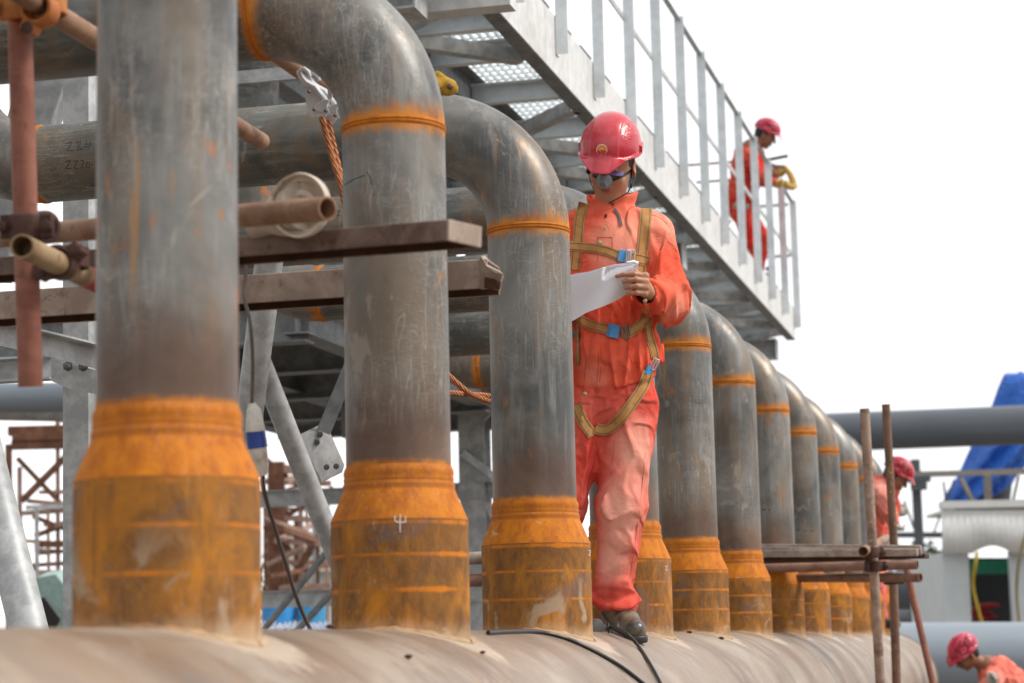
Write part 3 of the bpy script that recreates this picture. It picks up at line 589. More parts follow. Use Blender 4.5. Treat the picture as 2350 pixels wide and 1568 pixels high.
m = MB(); m.bar(at(540, 180, 9.2), at(760, 160, 9.2), .02, .055); m.build('flat_bar', MAT['galv'], lf)
# glove on the third elbow
GLV = tubemat('yellow_leather', (.36,.20,.02), (.48,.29,.045), (.18,.08,.02), .9); gl = thing('work_glove', (-.33, YS[2], ZH+.13), 'crumpled yellow work glove lying on top of the third riser elbow', 'glove')
m = MB()
for i, (x, y, r) in enumerate(((1006,196,.028),(1012,183,.020),(1004,172,.014),(1020,190,.022),(1030,198,.026),(1036,204,.022),(1027,206,.022),(1016,204,.024),(998,200,.03))): m.ball(at(x, y, 6.5+.01*math.sin(i*3)), r, 14, (1,1,.9))
gb = m.build('leather', GLV, gl); rm = gb.modifiers.new('r', 'REMESH'); rm.mode = 'VOXEL'; rm.voxel_size = .005; rm.use_smooth_shade = True
m = MB(); m.ball(at(1033, 199, 6.47), .010, 12); m.build('worn_tip', plain('brown_leather', (.13,.06,.03)), gl)
# cables and grinder on the header
def onheader(x, y, r=.006):
    d = ray(x, y); best = None
    o = CAM-V(0, 0, ZC); A_ = d[0]**2+d[2]**2; B_ = 2*(o[0]*d[0]+o[2]*d[2]); C_ = o[0]**2+o[2]**2-(RH+r)**2; D_ = B_*B_-4*A_*C_
    t = (-B_-math.sqrt(D_))/(2*A_) if D_ > 0 else -B_/(2*A_)
    return CAM+d*t
ropething('cable', [onheader(x, y) for x, y in ((1120,1452),(1180,1449),(1235,1450),(1290,1462),(1340,1482),(1400,1514),(1440,1540),(1490,1580))], .0060, 'long dark cable lying over the header under the third riser', 'black', 'cable')
g1 = onheader(1396, 1447, .03)
ropething('cable', [at(1394,1441,6.95), at(1408,1440,6.93), at(1440,1456,6.8)]+[onheader(x, y, .007) for x, y in ((1466,1484),(1490,1520),(1512,1560),(1530,1600))], .0055, 'thin black cable leading from the angle grinder', 'black', 'cable')
ag = thing('angle_grinder', at(1375, 1440, 7.0), 'dark grey angle grinder lying on the header beside the boot', 'power tool')
ga, gb2 = at(1330, 1437, 7.05), at(1396, 1441, 6.95); gd = nrm(gb2-ga)
m = MB(); m.lathe([(.02, 0), (.026, .01), (.027, .06), (.0275, .082), (.025, .090), (.012, .092)], ga, gd, 32); m.build('motor_housing', MAT['grey_plastic'], ag)
m = MB()
for k in range(5):
    th_ = k*2*math.pi/5; m.tube([gb2-gd*.000+(math.cos(th_+q)*UP+math.sin(th_+q)*FW)*.017 for q in np.linspace(0, .9, 5)], .0018, 6)
m.lathe([(.009, 0), (.009, .006), (.007, .007)], gb2-gd*.002, gd, 16); m.build('vent_ring', MAT['black'], ag)
m = MB(); m.lathe([(.03, 0), (.06, .003), (.062, .008), (.03, .014)], ga-gd*.045, (0,0,1), 28); m.tube([ga-gd*.05, ga], .018, 12); m.build('gear_head', plain('cast_alloy', (.3,.3,.3), .4, .5), ag)
clods = 0
for x, y, r in ((1582,1451,.010),(1655,1465,.011),(937,1507,.008),(1108,1497,.006),(758,1438,.009)):
    p = onheader(x, y, .004); m = MB(); m.ball(p, r, 8, (1.2,1,.6)); o = m.build('dirt_clod', MAT['dark_under'])
    tag(o, ['small dark clod on the header right of the worker, left of the pair', 'small dark clod on the header further right, under the second riser from the worker', 'tiny dark clod low on the header below the second riser', 'tiny dark clod on the header below the third riser', 'small brown clod on the header right of the nearest riser'][clods], 'clod'); clods += 1
# ================================================================== right: scaffold, far pipes, shed, tarp, trees
SR = 'scaffold tubes at the far end of the header'
def st(p0, p1, r, mat, label, **k): return tubething('scaffold_tube', p0, p1, r, mat, label, SR, **k)
MAT['tube_mottled'] = tubemat('mottled_rusty_tube', (.19,.115,.085), (.37,.26,.20), (.48,.38,.31))
MAT['tube_rough'] = tubemat('rough_brown_tube', (.15,.085,.06), (.23,.13,.09), (.40,.24,.14))
st(at(1984, 938, 10.9), at(2028, 1700, 10.9), .0245, 'tube_mottled', 'mottled upright scaffold tube standing left of the other one, ending above the long plank')
a = at(2033, 928, 11.9)
pb = st(a, at(2052, 1262, 11.9), .0225, 'tube_rough', 'upright brown scaffold tube with yellow paint marks, right of the mottled one')
m = MB()
for k in range(14):
    y = 1040+k*8+random.uniform(-3, 3); x = 2042+random.uniform(-4, 5); h = cyl_hit(x, y, a, at(2052,1262,11.9)-a, .0226)
    if h is not None: m.ball(h, random.uniform(.002, .0055), 6)
m.build('yellow_paint', plain('yellow_paint', (.55,.36,.01)), pb)
st(at(2050, 1332, 11.95), at(2062, 1700, 11.95), .0245, 'tube_rough', 'dark upright scaffold tube below the long plank, right of the mottled one')
st(at(2076, 1286, 12.8), at(2148, 1600, 12.6), .020, 'tube_pink', 'thin reddish prop leaning below the right end of the long plank')
st(at(1690, 1306, 11.6), at(2106, 1296, 11.2), .0245, 'tube_brown', 'upper level scaffold tube just under the long plank')
st(at(1690, 1327, 12.0), at(2113, 1326, 11.3), .0235, 'tube_brown', 'lower level scaffold tube under the long plank')
st(at(1981, 1266, 10.6), at(2035, 1236, 12.6), .025, 'tube_tan', 'short scaffold tube seen end on in front of the long plank')
st(at(780, 1296, 8.2), at(1325, 1270, 8.2), .024, 'plank', 'upper dark tube end seen low between the second and third risers')
st(at(780, 1342, 8.2), at(1325, 1324, 8.2), .024, 'tube_brown', 'lower brown tube seen low between the second and third risers')
for (x, y, d, l) in ((2004, 1268, 10.8, 'rusty coupler where the mottled tube crosses the long plank'), (2010, 1300, 10.85, 'dark coupler on the mottled tube just under the long plank'), (2052, 1330, 11.7, 'dark coupler on the right upright under the level tubes')):
    c = coupler(at(x, y, d), (0,0,1), (1,0,0), l); c['group'] = 'scaffold couplers near the far scaffold'
# long weathered plank
pk = thing('scaffold_plank', at(1930, 1262, 11.6), 'long weathered plank with split ragged right end lying across the scaffold', 'plank')
m = MB(); p0, p1 = at(1735, 1268, 11.7), at(2090, 1264, 11.4); rr = random.Random(3)
for k in range(5):
    off = V(0, 0, .0)+FW*(-.09+k*.04); e = at(2112+rr.uniform(-22, 14), 1262+rr.uniform(-4, 8), 11.38); hgt = .040+rr.uniform(-.006, .008)
    m.bar(p0+off+V(0,0,.018*math.sin(k*2)), e+off, .039, hgt)
m.build('board', MAT['plank'], pk, bevel=.004)
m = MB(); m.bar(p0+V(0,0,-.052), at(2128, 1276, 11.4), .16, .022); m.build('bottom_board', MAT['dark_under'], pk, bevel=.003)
# ---- far pipes and shed
def farpipe(p0, p1, r, mat, label):
    t = thing('far_pipe', (V(p0)+V(p1))/2, label, 'pipe', 'large pipes far behind the header'); m = MB(); m.tube([V(p0)+(V(p1)-V(p0))*k/8 for k in range(9)], r, 48); m.build('shell', mat, t); return t
M = Mat('dark_blue_grey_paint', (.085,.10,.12), .42); n = M.noise(1.1, 4); M.col(M.mix(n, (.075,.088,.105), (.11,.125,.145))); BLUEP = M.m
M = Mat('pale_pipe_coating', (.3,.35,.4), .45); n = M.noise(1.4, 4); M.col(M.mix(n, (.20,.235,.275), (.27,.31,.35))); PALEP = M.m
farpipe(at(1640, 1003, 36), at(2800, 958, 34), .315, BLUEP, 'big dark grey pipe crossing the sky at the right, above the worker in the gap')
farpipe(at(1930, 1356, 40), at(2250, 1354, 40), .36, BLUEP, 'dark grey pipe left of the white shed')
farpipe(at(1930, 1420, 38), at(2250, 1421, 38), .15, BLUEP, 'thinner dark pipe at the foot of the white shed')
farpipe(at(1640, 1512, 25), at(3000, 1506, 25), .405, PALEP, 'huge pale grey pipe at the bottom right behind the bending worker')
# pipe support legs so the high pipe stands on the ground
SH = thing('shed', at(2260, 1400, 30), 'white shed with corrugated awning and dark open front at the right', 'shed')
WHT = plain('white_sheet', (.62,.62,.60), .5, 0, .06, 4); WH2 = plain('cool_white_panel', (.50,.535,.55), .5, 0, .05, 3)
bl, br_ = at(2163, 1428, 30), at(2560, 1428, 30); gx = nrm(br_-bl); gd_ = nrm(V(FW[0], FW[1], 0)); up = V(0, 0, 1)
sh = (1428-1275)/FPX*30
def shp(x, d, y): return at(x, y, 30)+gd_*d
base_z = 0.0
def wall(x0, x1, ytop, d0, d1, mat, nm):
    m = MB(); a, b = shp(x0, d0, ytop), shp(x1, d0, ytop); c = (a+b)/2+gd_*(d1-d0)/2; h = a[2]
    m.box((c[0], c[1], h/2), (np.linalg.norm(b-a), d1-d0, h), gx, gd_, up); return m.build(nm, mat, SH)
wall(2163, 2222, 1268, 0, .12, WH2, 'wall_panel'); wall(2316, 2600, 1268, 0, .12, WH2, 'wall_panel')
wall(2163, 2168, 1268, .12, 2.6, WH2, 'side_wall'); wall(2163, 2600, 1268, 2.6, 2.7, plain('shed_inside_shade', (.02,.022,.025), .8), 'rear_wall')  # near-black rear wall: the shade inside the shed is put into its colour
m = MB(); yt, yb = 1172, 1272
N = 90
for k in range(N):
    x0 = 2158+k*5.0; wv = (.003 if k % 3 == 0 else 0); sag = 9*math.sin(max(0, min(1, (x0-2222)/95))*math.pi) if 2222 < x0 < 2316 else 0
    a0, a1 = shp(x0, -.1-wv, yt), shp(x0+5, -.1-(.003 if (k+1) % 3 == 0 else 0), yt)
    b0, b1 = shp(x0-2, -.22-wv, yb-2*sag), shp(x0+3, -.22-(.003 if (k+1) % 3 == 0 else 0), yb-2*sag)
    m.add([a0, a1, b1, b0], [(0,3,2,1)])
o = m.build('awning', WHT, SH, angle=10); s_ = o.modifiers.new('s', 'SOLIDIFY'); s_.thickness = .02
m = MB(); a, b = shp(2158, .0, 1160), shp(2610, .0, 1150); m.bar((a+b)/2+(a-b)/2-gd_*.0, b, .25, .10); m.bar(a+gx*.3+gd_*1.5, b+gd_*1.5, 2.3, .05); m.build('roof', WHT, SH)
m = MB(); m.box(shp(2272, .9, 1296), (1.0, .05, .20), gx, gd_, up); m.build('green_board', plain('green_board', (.01,.17,.09), .6), SH)
cl = plain('red_cloth', (.28,.02,.02), .8); bk = thing('scrap_heap', shp(2290, .8, 1425), 'red and black scraps heaped inside the dark shed opening', 'scrap')
m = MB(); rr = random.Random(5)
for k in range(9): p = shp(2262+rr.uniform(0, 50), .6+rr.uniform(0, .6), 1410+rr.uniform(-22, 10)); m.ball(p, rr.uniform(.04, .10), 8, (1.8, .8, .5))
m.build('cloth', cl, bk)
m = MB(); m.box((shp(2290,1,1425)[0], shp(2290,1,1425)[1], .82), (.9, .7, 1.6), gx, gd_, up); m.build('crate', MAT['black'], bk)
YL = plain('yellow_hose', (.42,.29,.02), .6)
ropething('hose', [shp(2232,-.3,1270), shp(2226,-.35,1300), shp(2226,-.2,1345), shp(2238,-.2,1400), shp(2246,-.2,1428)], .024, 'yellow hose hanging at the left edge of the shed opening', 'black', 'hose')[0].data.materials[0] = YL
ropething('hose', [shp(2356,-.6,1170), shp(2332,-.6,1230), shp(2318,-.55,1290), shp(2322,-.3,1360), shp(2328,-.3,1430)], .022, 'dull yellow hose draped over the awning right of the shed opening', 'black', 'hose')[0].data.materials[0] = plain('dull_hose', (.26,.21,.10), .7)
# steel post with bracket, beam, ties
sp = thing('steel_post', at(2110, 1300, 38), 'dark grey steel post carrying a long level beam behind the scaffold', 'steel post')
STL = plain('grey_steel_paint', (.10,.115,.125), .5); BEI = plain('dusty_beam', (.26,.24,.21), .6)
def gz(p): p = V(p); return V(p[0], p[1], 0)
p_ = at(2107, 1052, 38); m = MB(); m.bar(V(gz(at(2112,1300,38)))+V(0,0,0), V(gz(at(2112,1300,38))[0], gz(at(2112,1300,38))[1], p_[2]), .16, .16, up=(0,1,0)); m.build('column', STL, sp)
m = MB(); q_ = at(2108, 1100, 37.9); m.box(q_, (.42, .16, .10)); m.box(q_-V(0,0,.12), (.28, .14, .14)); m.build('bracket', STL, sp)
m = MB(); m.bar(at(1990, 1092, 38), at(2560, 1077, 38), .12, .10); m.build('level_beam', BEI, sp)
for x0, y0, x1, y1, w in ((2266,1090,2268,1156,.12),(2205,1098,2235,1156,.07),(2338,1092,2325,1150,.04),(2190,1100,2140,1230,.03),(2075,1150,2100,1220,.03),(2165,1105,2172,1160,.03)):
    m = MB(); m.bar(at(x0,y0,37.9), at(x1,y1,37.9), w, w); m.build('strut', BEI if w > .05 else STL, sp)
m = MB(); m.bar(at(1990, 1228, 39), at(2170, 1228, 39), .1, .10); m.build('low_beam', STL, sp)
# blue tarp wrapped over an inclined duct
TB = Mat('blue_tarpaulin', (.01,.08,.42), .42); n = TB.noise(3, 5, .6, dist=1.5); TB.col(TB.mix(n, (.012,.085,.46), (.03,.19,.70))); TB.bump(n, .8, .15)
def tarp(name, cols, label, dark=None):
    m = MB(); P = []; nc = len(cols); nr = 24
    for j, (a, b, d) in enumerate(cols):
        for i in range(nr):
            f = i/(nr-1); p = at(a[0]+(b[0]-a[0])*f, a[1]+(b[1]-a[1])*f, d); th = f*math.pi
            P.append(p-FW*(.55*math.sin(th)+.16*math.sin(f*17+j*.8)*math.sin(th)))
    F = [(j*nr+i, (j+1)*nr+i, (j+1)*nr+i+1, j*nr+i+1) for j in range(nc-1) for i in range(nr-1)]
    bk_ = [tuple(V(p)+FW*.0) for p in []]
    m.add(P, F); t = thing(name, P[nr*nc//2], label, 'tarpaulin'); o = m.build('sheet', TB.m, t); s_ = o.modifiers.new('s', 'SOLIDIFY'); s_.thickness = .04
    return t
tt = tarp('tarpaulin', [((2308,856),(2460,852),39.2),((2302,862),(2480,858),39.1),((2290,890),(2480,880),39),((2276,930),(2470,920),39),((2258,975),(2450,975),39),((2228,1025),(2400,1015),39),((2214,1055),(2368,1055),39),((2196,1095),(2332,1095),39),((2172,1130),(2318,1120),39),((2160,1162),(2262,1150),39)], 'bright blue tarpaulin wrapped over an inclined duct behind the far pipe')
m = MB(); m.tube([at(2375, 870, 39.6), at(2290, 1040, 39.6), at(2275, 1170, 39.6)], .32, 20); m.build('duct', plain('dark_duct', (.06,.06,.065)), tt)
# far trees
LF = Mat('leaves', (.05,.09,.04), .7); n = LF.noise(1.5, 3); LF.col(LF.mix(n, (.035,.065,.03), (.09,.13,.06))); BK = plain('bark', (.08,.06,.045), .9)
def tree(x, ytop, d, w, label, seed):
    rr = random.Random(seed); b = at(x, 1440, d); zt = at(x, ytop, d)[2]; t = thing('tree', (b[0], b[1], 0), label, 'tree', 'trees beyond the site')
    m = MB(); m.tube([(b[0], b[1], 0), (b[0]+.1, b[1], zt*.4), (b[0], b[1], zt*.75)], [.16,.11,.04], 8)
    for k in range(5): a = rr.uniform(0, 6.3); m.tube([(b[0], b[1], zt*.45), (b[0]+math.cos(a)*w*.7, b[1]+math.sin(a)*w*.7, zt*.75)], [.05,.02], 6)
    m.build('trunk', BK, t); m = MB(); cl_ = [(rr.gauss(0, w*.45), rr.gauss(0, w*.45), rr.uniform(.35, .93)*zt) for _ in range(22)]
    P = []; F = []
    for cx, cy, cz in cl_:
        for _ in range(90):
            p = V(b[0]+cx+rr.gauss(0, .3), b[1]+cy+rr.gauss(0, .3), min(cz+rr.gauss(0, .24), zt)); a = V(rr.gauss(0,1), rr.gauss(0,1), rr.gauss(0,1)); a = nrm(a)*.11; c_ = nrm(np.cross(a, V(rr.gauss(0,1), rr.gauss(0,1), 1)))*.07
            i = len(P); P += [p-a, p+c_, p+a, p-c_]; F.append((i, i+1, i+2, i+3))
    m.add(P, F); m.build('crown', LF.m, t, smooth=False)
for k, (x, yt, d, w, l) in enumerate(((2105,1236,60,1.6,'green tree far behind, seen left of the shed under the low beam'),(2140,1244,62,1.6,'green tree far behind, touching the left side of the shed'),(2068,1240,61,1.4,'green tree far behind, hidden mostly by the right scaffold upright'),(690,1250,58,1.5,'green tree far behind, between the nearest and second risers'),(735,1262,60,1.5,'green tree far behind, close to the left side of the second riser base'))):
    tree(x, yt, d, w, l, 40+k)
# ================================================================== left background: brown scaffold towers, sheets, pipe
BRN = tubemat('far_brown_steel', (.13,.055,.03), (.22,.10,.06), (.09,.04,.025), .7); BR2 = tubemat('far_tan_tube', (.33,.2,.15), (.44,.30,.24), (.24,.13,.09), .7)
def tower(name, mems, label, g='far brown scaffold frames'):
    t = thing(name, at(*mems[0][0]), label, 'scaffolding', g)
    for (a, b, w, mt) in mems:
        m = MB(); m.bar(at(*a), at(*b), w, w); m.build('standard' if abs(a[0]-b[0]) < 12 else ('ledger' if abs(a[1]-b[1]) < 25 else 'brace'), mt, t)
    return t
D = 24
r9 = random.Random(9)
mem = [((28,1022,D),(215,1018,D),.10,BRN),((30,1000,D),(215,996,D),.12,BRN),((20,990,D),(215,985,D),.10,BRN),((40,1052,D),(172,1190,D),.055,BRN),((190,1010,D),(50,1150,D),.06,BRN),((132,918,D),(135,1807,D+.2),.045,BR2),((8,940,D-1),(160,968,D-1),.05,BR2),
 ((45,1072,D),(48,1807,D),.05,BR2),((84,1165,D-1),(86,1440,D-1),.04,MAT['galv']),((60,1165,D-1),(215,1160,D-1),.045,MAT['galv']),((75,1185,D),(215,1240,D),.05,BRN),((80,1230,D),(215,1180,D),.05,BRN),((80,1250,D),(215,1247,D),.07,BRN),((80,1262,D),(215,1270,D),.04,BR2),
 ((85,1315,D),(215,1318,D),.07,BR2),((60,1420,D),(215,1290,D),.05,BRN),((75,1300,D),(180,1440,D),.04,BRN),((170,1010,D),(172,1420,D),.06,BRN),((20,1020,D),(22,1807,D),.07,BRN),((90,1130,D),(215,1128,D),.04,BR2),((100,1205,D),(215,1203,D),.035,BR2),((152,1160,D),(152,1380,D),.035,MAT['galv_dark']),((110,1165,D),(112,1330,D),.03,BR2)]
mem += [((r9.uniform(20,120), y, D+r9.uniform(-1,2)), (r9.uniform(150,215), y+r9.uniform(-12,12), D+r9.uniform(-1,2)), r9.uniform(.03,.06), r9.choice((BRN,BR2,BR2))) for y in range(1150,1440,30)]
tower('scaffold_tower', mem, 'brown cross braced scaffold frame seen left of the nearest riser base')
mem = [((632,1060,D),(634,1807,D),.17,BRN),((612,1075,D),(770,1082,D),.09,BR2),((605,1105,D),(760,1110,D),.06,BR2),((605,1140,D),(770,1150,D),.07,BR2),((690,1110,D),(690,1807,D),.05,BR2),((605,1185,D),(740,1195,D),.06,BR2),((610,1240,D),(765,1250,D),.06,BR2),((720,1250,D),(620,1410,D),.07,BRN),((605,1215,D),(765,1120,D),.05,BRN),
 ((610,1290,D),(760,1292,D),.05,BR2),((610,1350,D),(760,1345,D),.06,BR2),((650,1060,D),(650,1807,D),.04,BR2),((670,1270,D),(610,1180,D),.05,BRN),((612,1055,D),(700,1130,D),.05,BRN),((720,1100,D),(724,1807,D),.04,MAT['galv']),((610,1375,D),(700,1430,D),.04,BR2),((608,1165,D),(700,1170,D),.035,BR2),((604,1265,D),(704,1270,D),.035,BR2),((618,1070,D),(618,1807,D),.04,BR2)]
mem += [((r9.uniform(600,660), y, D+r9.uniform(-1,2)), (r9.uniform(690,775), y+r9.uniform(-60,60), D+r9.uniform(-1,2)), r9.uniform(.03,.07), r9.choice((BRN,BR2,BR2))) for y in range(1080,1440,27)]
mem += [((x, r9.uniform(1060,1200), D+1), (x+r9.uniform(-4,4), 1460, D+1), r9.uniform(.03,.06), r9.choice((BRN,BR2))) for x in range(608,775,24)]
tower('scaffold_tower', mem, 'brown scaffold frame seen between the nearest and second riser bases')
for x0, y0, x1, y1, dd, l in ((610,1440,760,1255,14,'thin grey tube leaning between the nearest and second riser bases'), (680,1450,790,1330,14,'second thin grey tube leaning close to the second riser base')):
    tubething('leaning_tube', gnd(at(x1,y1,dd), at(x0,y0,dd)), at(x1,y1,dd), .022, 'galv_dark', l, None, wall=None, cat='tube')
farpipe(at(-120, 925, 17), at(1500, 960, 19), .13, MAT['galv'], 'grey pipe seen far behind at the left, above the brown scaffold')
farpipe(at(-140, 915, 16), at(240, 912, 16), .11, PALEP, 'pale pipe far behind at the left edge, under the bolted channel')
PG = plain('pale_green_sheet', (.30,.42,.39), .6); 
gbx = thing('green_bin', at(110, 1440, 21), 'pale green skip with dark opening at the bottom left behind the leaning tube', 'skip')
m = MB(); plate(m, [at(95,1320,21), at(140,1312,21), at(162,1340,21), at(160,1700,21), at(100,1700,21)], .5); m.build('body', PG, gbx)
m = MB(); plate(m, [at(20,1405,20.3), at(102,1370,20.3), at(140,1420,20.3), at(120,1462,20.3), at(20,1462,20.3)], .05); m.build('opening', MAT['black'], gbx)
BT = TB.m
for k, (x, y, w, h, mt, l) in enumerate(((640,1405,.35,.30,plain('sky_blue_drum',(.03,.25,.55),.5),'bright blue drum seen low between the nearest and second risers'),(715,1408,.28,.22,plain('sky_blue_bin',(.04,.28,.50),.5),'small blue drum seen low beside the second riser base'))):
    p = at(x, y, 22); t = thing('drum', (p[0], p[1], 0), l, 'drum'); m = MB(); z = p[2]+h/2; m.lathe([(w*.5, z-1.0), (w*.52, z-.6), (w*.5, z-.3), (w*.52, z-.02), (w*.5, z), (.01, z)], (p[0], p[1], 0), seg=24); m.build('barrel', mt, t)
    m = MB(); m.box((p[0], p[1], (z-1.0)/2), (.6, .6, z-1.0)); m.build('stand', MAT['galv_dark'], t)
WB = thing('plastic_sheeting', at(690, 1452, 20), 'crumpled white and pale blue sheeting on the ground between the first two risers', 'sheeting')
m = MB(); nx, ny = 40, 16; P = []
for j in range(ny):
    for i in range(nx):
        p = at(590+i*6, 1462-j*1.6, 19+j*.2); P.append(p+V(0, 0, .05*math.sin(i*1.9+j*2.3)+.04*math.sin(i*.7-j*1.1)))
m.add(P, [(j*nx+i, j*nx+i+1, (j+1)*nx+i+1, (j+1)*nx+i) for j in range(ny-1) for i in range(nx-1)]); o = m.build('sheet', plain('pale_sheeting', (.5,.55,.68), .5, 0, .3, 6), WB); 
m = MB(); c_ = at(690, 1500, 21); m.box((c_[0], c_[1], .65), (3.2, 1.4, 1.3)); m.build('pallet_stack', plain('pale_wood', (.35,.3,.24), .8), WB)
cb = thing('site_cabin', at(745, 1300, 30), 'pale beige cabin far behind, left of the second riser base', 'cabin')
p = at(752, 1285, 30); m = MB(); m.box((p[0], p[1], p[2]/2), (.9, 2, p[2]), gx, gd_, up); m.build('wall', WHT, cb); m = MB(); m.box((p[0], p[1], p[2]+.05), (1.5, 2.4, .5), gx, gd_, up); m.build('roof', plain('cream_roof', (.6,.56,.48)), cb)
# ================================================================== figures: signed distance fields meshed as one surface
def surface_nets(fn, lo, hi, h):
    lo = np.array(lo, float); n = np.ceil((np.array(hi)-lo)/h).astype(int)+1
    xs = [lo[k]+np.arange(n[k])*h for k in range(3)]; Fv = np.empty(n, np.float32)
    Y, Z = np.meshgrid(xs[1], xs[2], indexing='ij'); step = max(1, int(400000/(n[1]*n[2])))
    for i in range(0, n[0], step):
        j = min(n[0], i+step); X = np.repeat(xs[0][i:j], Y.size); P = np.stack([X, np.tile(Y.ravel(), j-i), np.tile(Z.ravel(), j-i)], 1)
        Fv[i:j] = fn(P).reshape(j-i, n[1], n[2])
    S = Fv < 0; c = [slice(0, -1), slice(1, None)]; cnt = np.zeros(n-1, np.int8)
    for a in (0, 1):
        for b in (0, 1):
            for d in (0, 1): cnt += S[c[a], c[b], c[d]]
    act = (cnt > 0) & (cnt < 8); idx = -np.ones(n-1, np.int64); ii = np.argwhere(act); idx[act] = np.arange(len(ii))
    acc = np.zeros((len(ii), 3)); num = np.zeros(len(ii))
    cor = [(0,0,0),(1,0,0),(0,1,0),(1,1,0),(0,0,1),(1,0,1),(0,1,1),(1,1,1)]
    for p, q in ((0,1),(2,3),(4,5),(6,7),(0,2),(1,3),(4,6),(5,7),(0,4),(1,5),(2,6),(3,7)):
        a, b = np.array(cor[p]), np.array(cor[q]); fa = Fv[tuple((ii+a).T)]; fb = Fv[tuple((ii+b).T)]; k = (fa < 0) != (fb < 0)
        t = np.where(k, fa/np.where(k, fa-fb, 1), 0); pos = a+(b-a)*t[:, None]; acc += np.where(k[:, None], pos, 0); num += k
    Vv = lo+(ii+acc/num[:, None])*h; Q = []
    for ax in range(3):
        sl0 = [slice(1, -1)]*3; sl0[ax] = slice(0, -1); sl1 = list(sl0); sl1[ax] = slice(1, None)
        A = S[tuple(sl0)]; B = S[tuple(sl1)]; ed = np.argwhere(A != B); off = np.ones(3, int); off[ax] = 0; e = ed+off
        u, v = [k for k in range(3) if k != ax]; du = np.zeros(3, int); du[u] = 1; dv_ = np.zeros(3, int); dv_[v] = 1
        q = np.stack([idx[tuple((e-du-dv_).T)], idx[tuple((e-dv_).T)], idx[tuple(e.T)], idx[tuple((e-du).T)]], 1)
        fl = A[tuple(ed.T)]; fl = fl if ax != 1 else ~fl; q[~fl] = q[~fl][:, ::-1]; Q.append(q)
    return Vv, np.concatenate(Q)
def cap(P, a, b, ra, rb=None, sw=1.0):
    rb = ra if rb is None else rb; a = V(a); b = V(b); d = b-a; t = np.clip((P-a)@d/max(d@d, 1e-12), 0, 1); q = P-a-t[:, None]*d
    if sw != 1.0: q = q*np.array([1, 1, 1/sw])
    return (np.sqrt((q*q).sum(1))-(ra+(rb-ra)*t))*(sw if sw < 1 else 1)
def ell(P, c, r, B=None):
    q = P-V(c)
    if B is not None: q = q@np.array(B).T
    r = np.array(r); k0 = np.sqrt(((q/r)**2).sum(1)); k1 = np.sqrt(((q/(r*r))**2).sum(1)); return k0*(k0-1)/np.maximum(k1, 1e-9)
def smin(a, b, k): h = np.clip(.5+.5*(b-a)/k, 0, 1); return b+(a-b)*h-k*h*(1-h)
def smax(a, b, k): return -smin(-a, -b, k)
_rg = np.random.RandomState(11); _dirs = _rg.randn(14, 3); _dirs /= np.linalg.norm(_dirs, axis=1)[:, None]; _ph = _rg.rand(14)*6.28
def wav(P, f, s=0, st=(1,1,1)):
    Q = P*np.array(st)*f; r = np.zeros(len(P))
    for k in range(5): r += np.sin(Q@_dirs[(k+s) % 14]*(1+.23*k)+_ph[(k*3+s) % 14]+1.3*np.sin(Q@_dirs[(k+s+5) % 14]*.6+_ph[k]))
    return r/5
def ridge(P, f, s=0, st=(1,1,1)): return 1-np.minimum(1, np.abs(wav(P, f, s, st))*3.2)
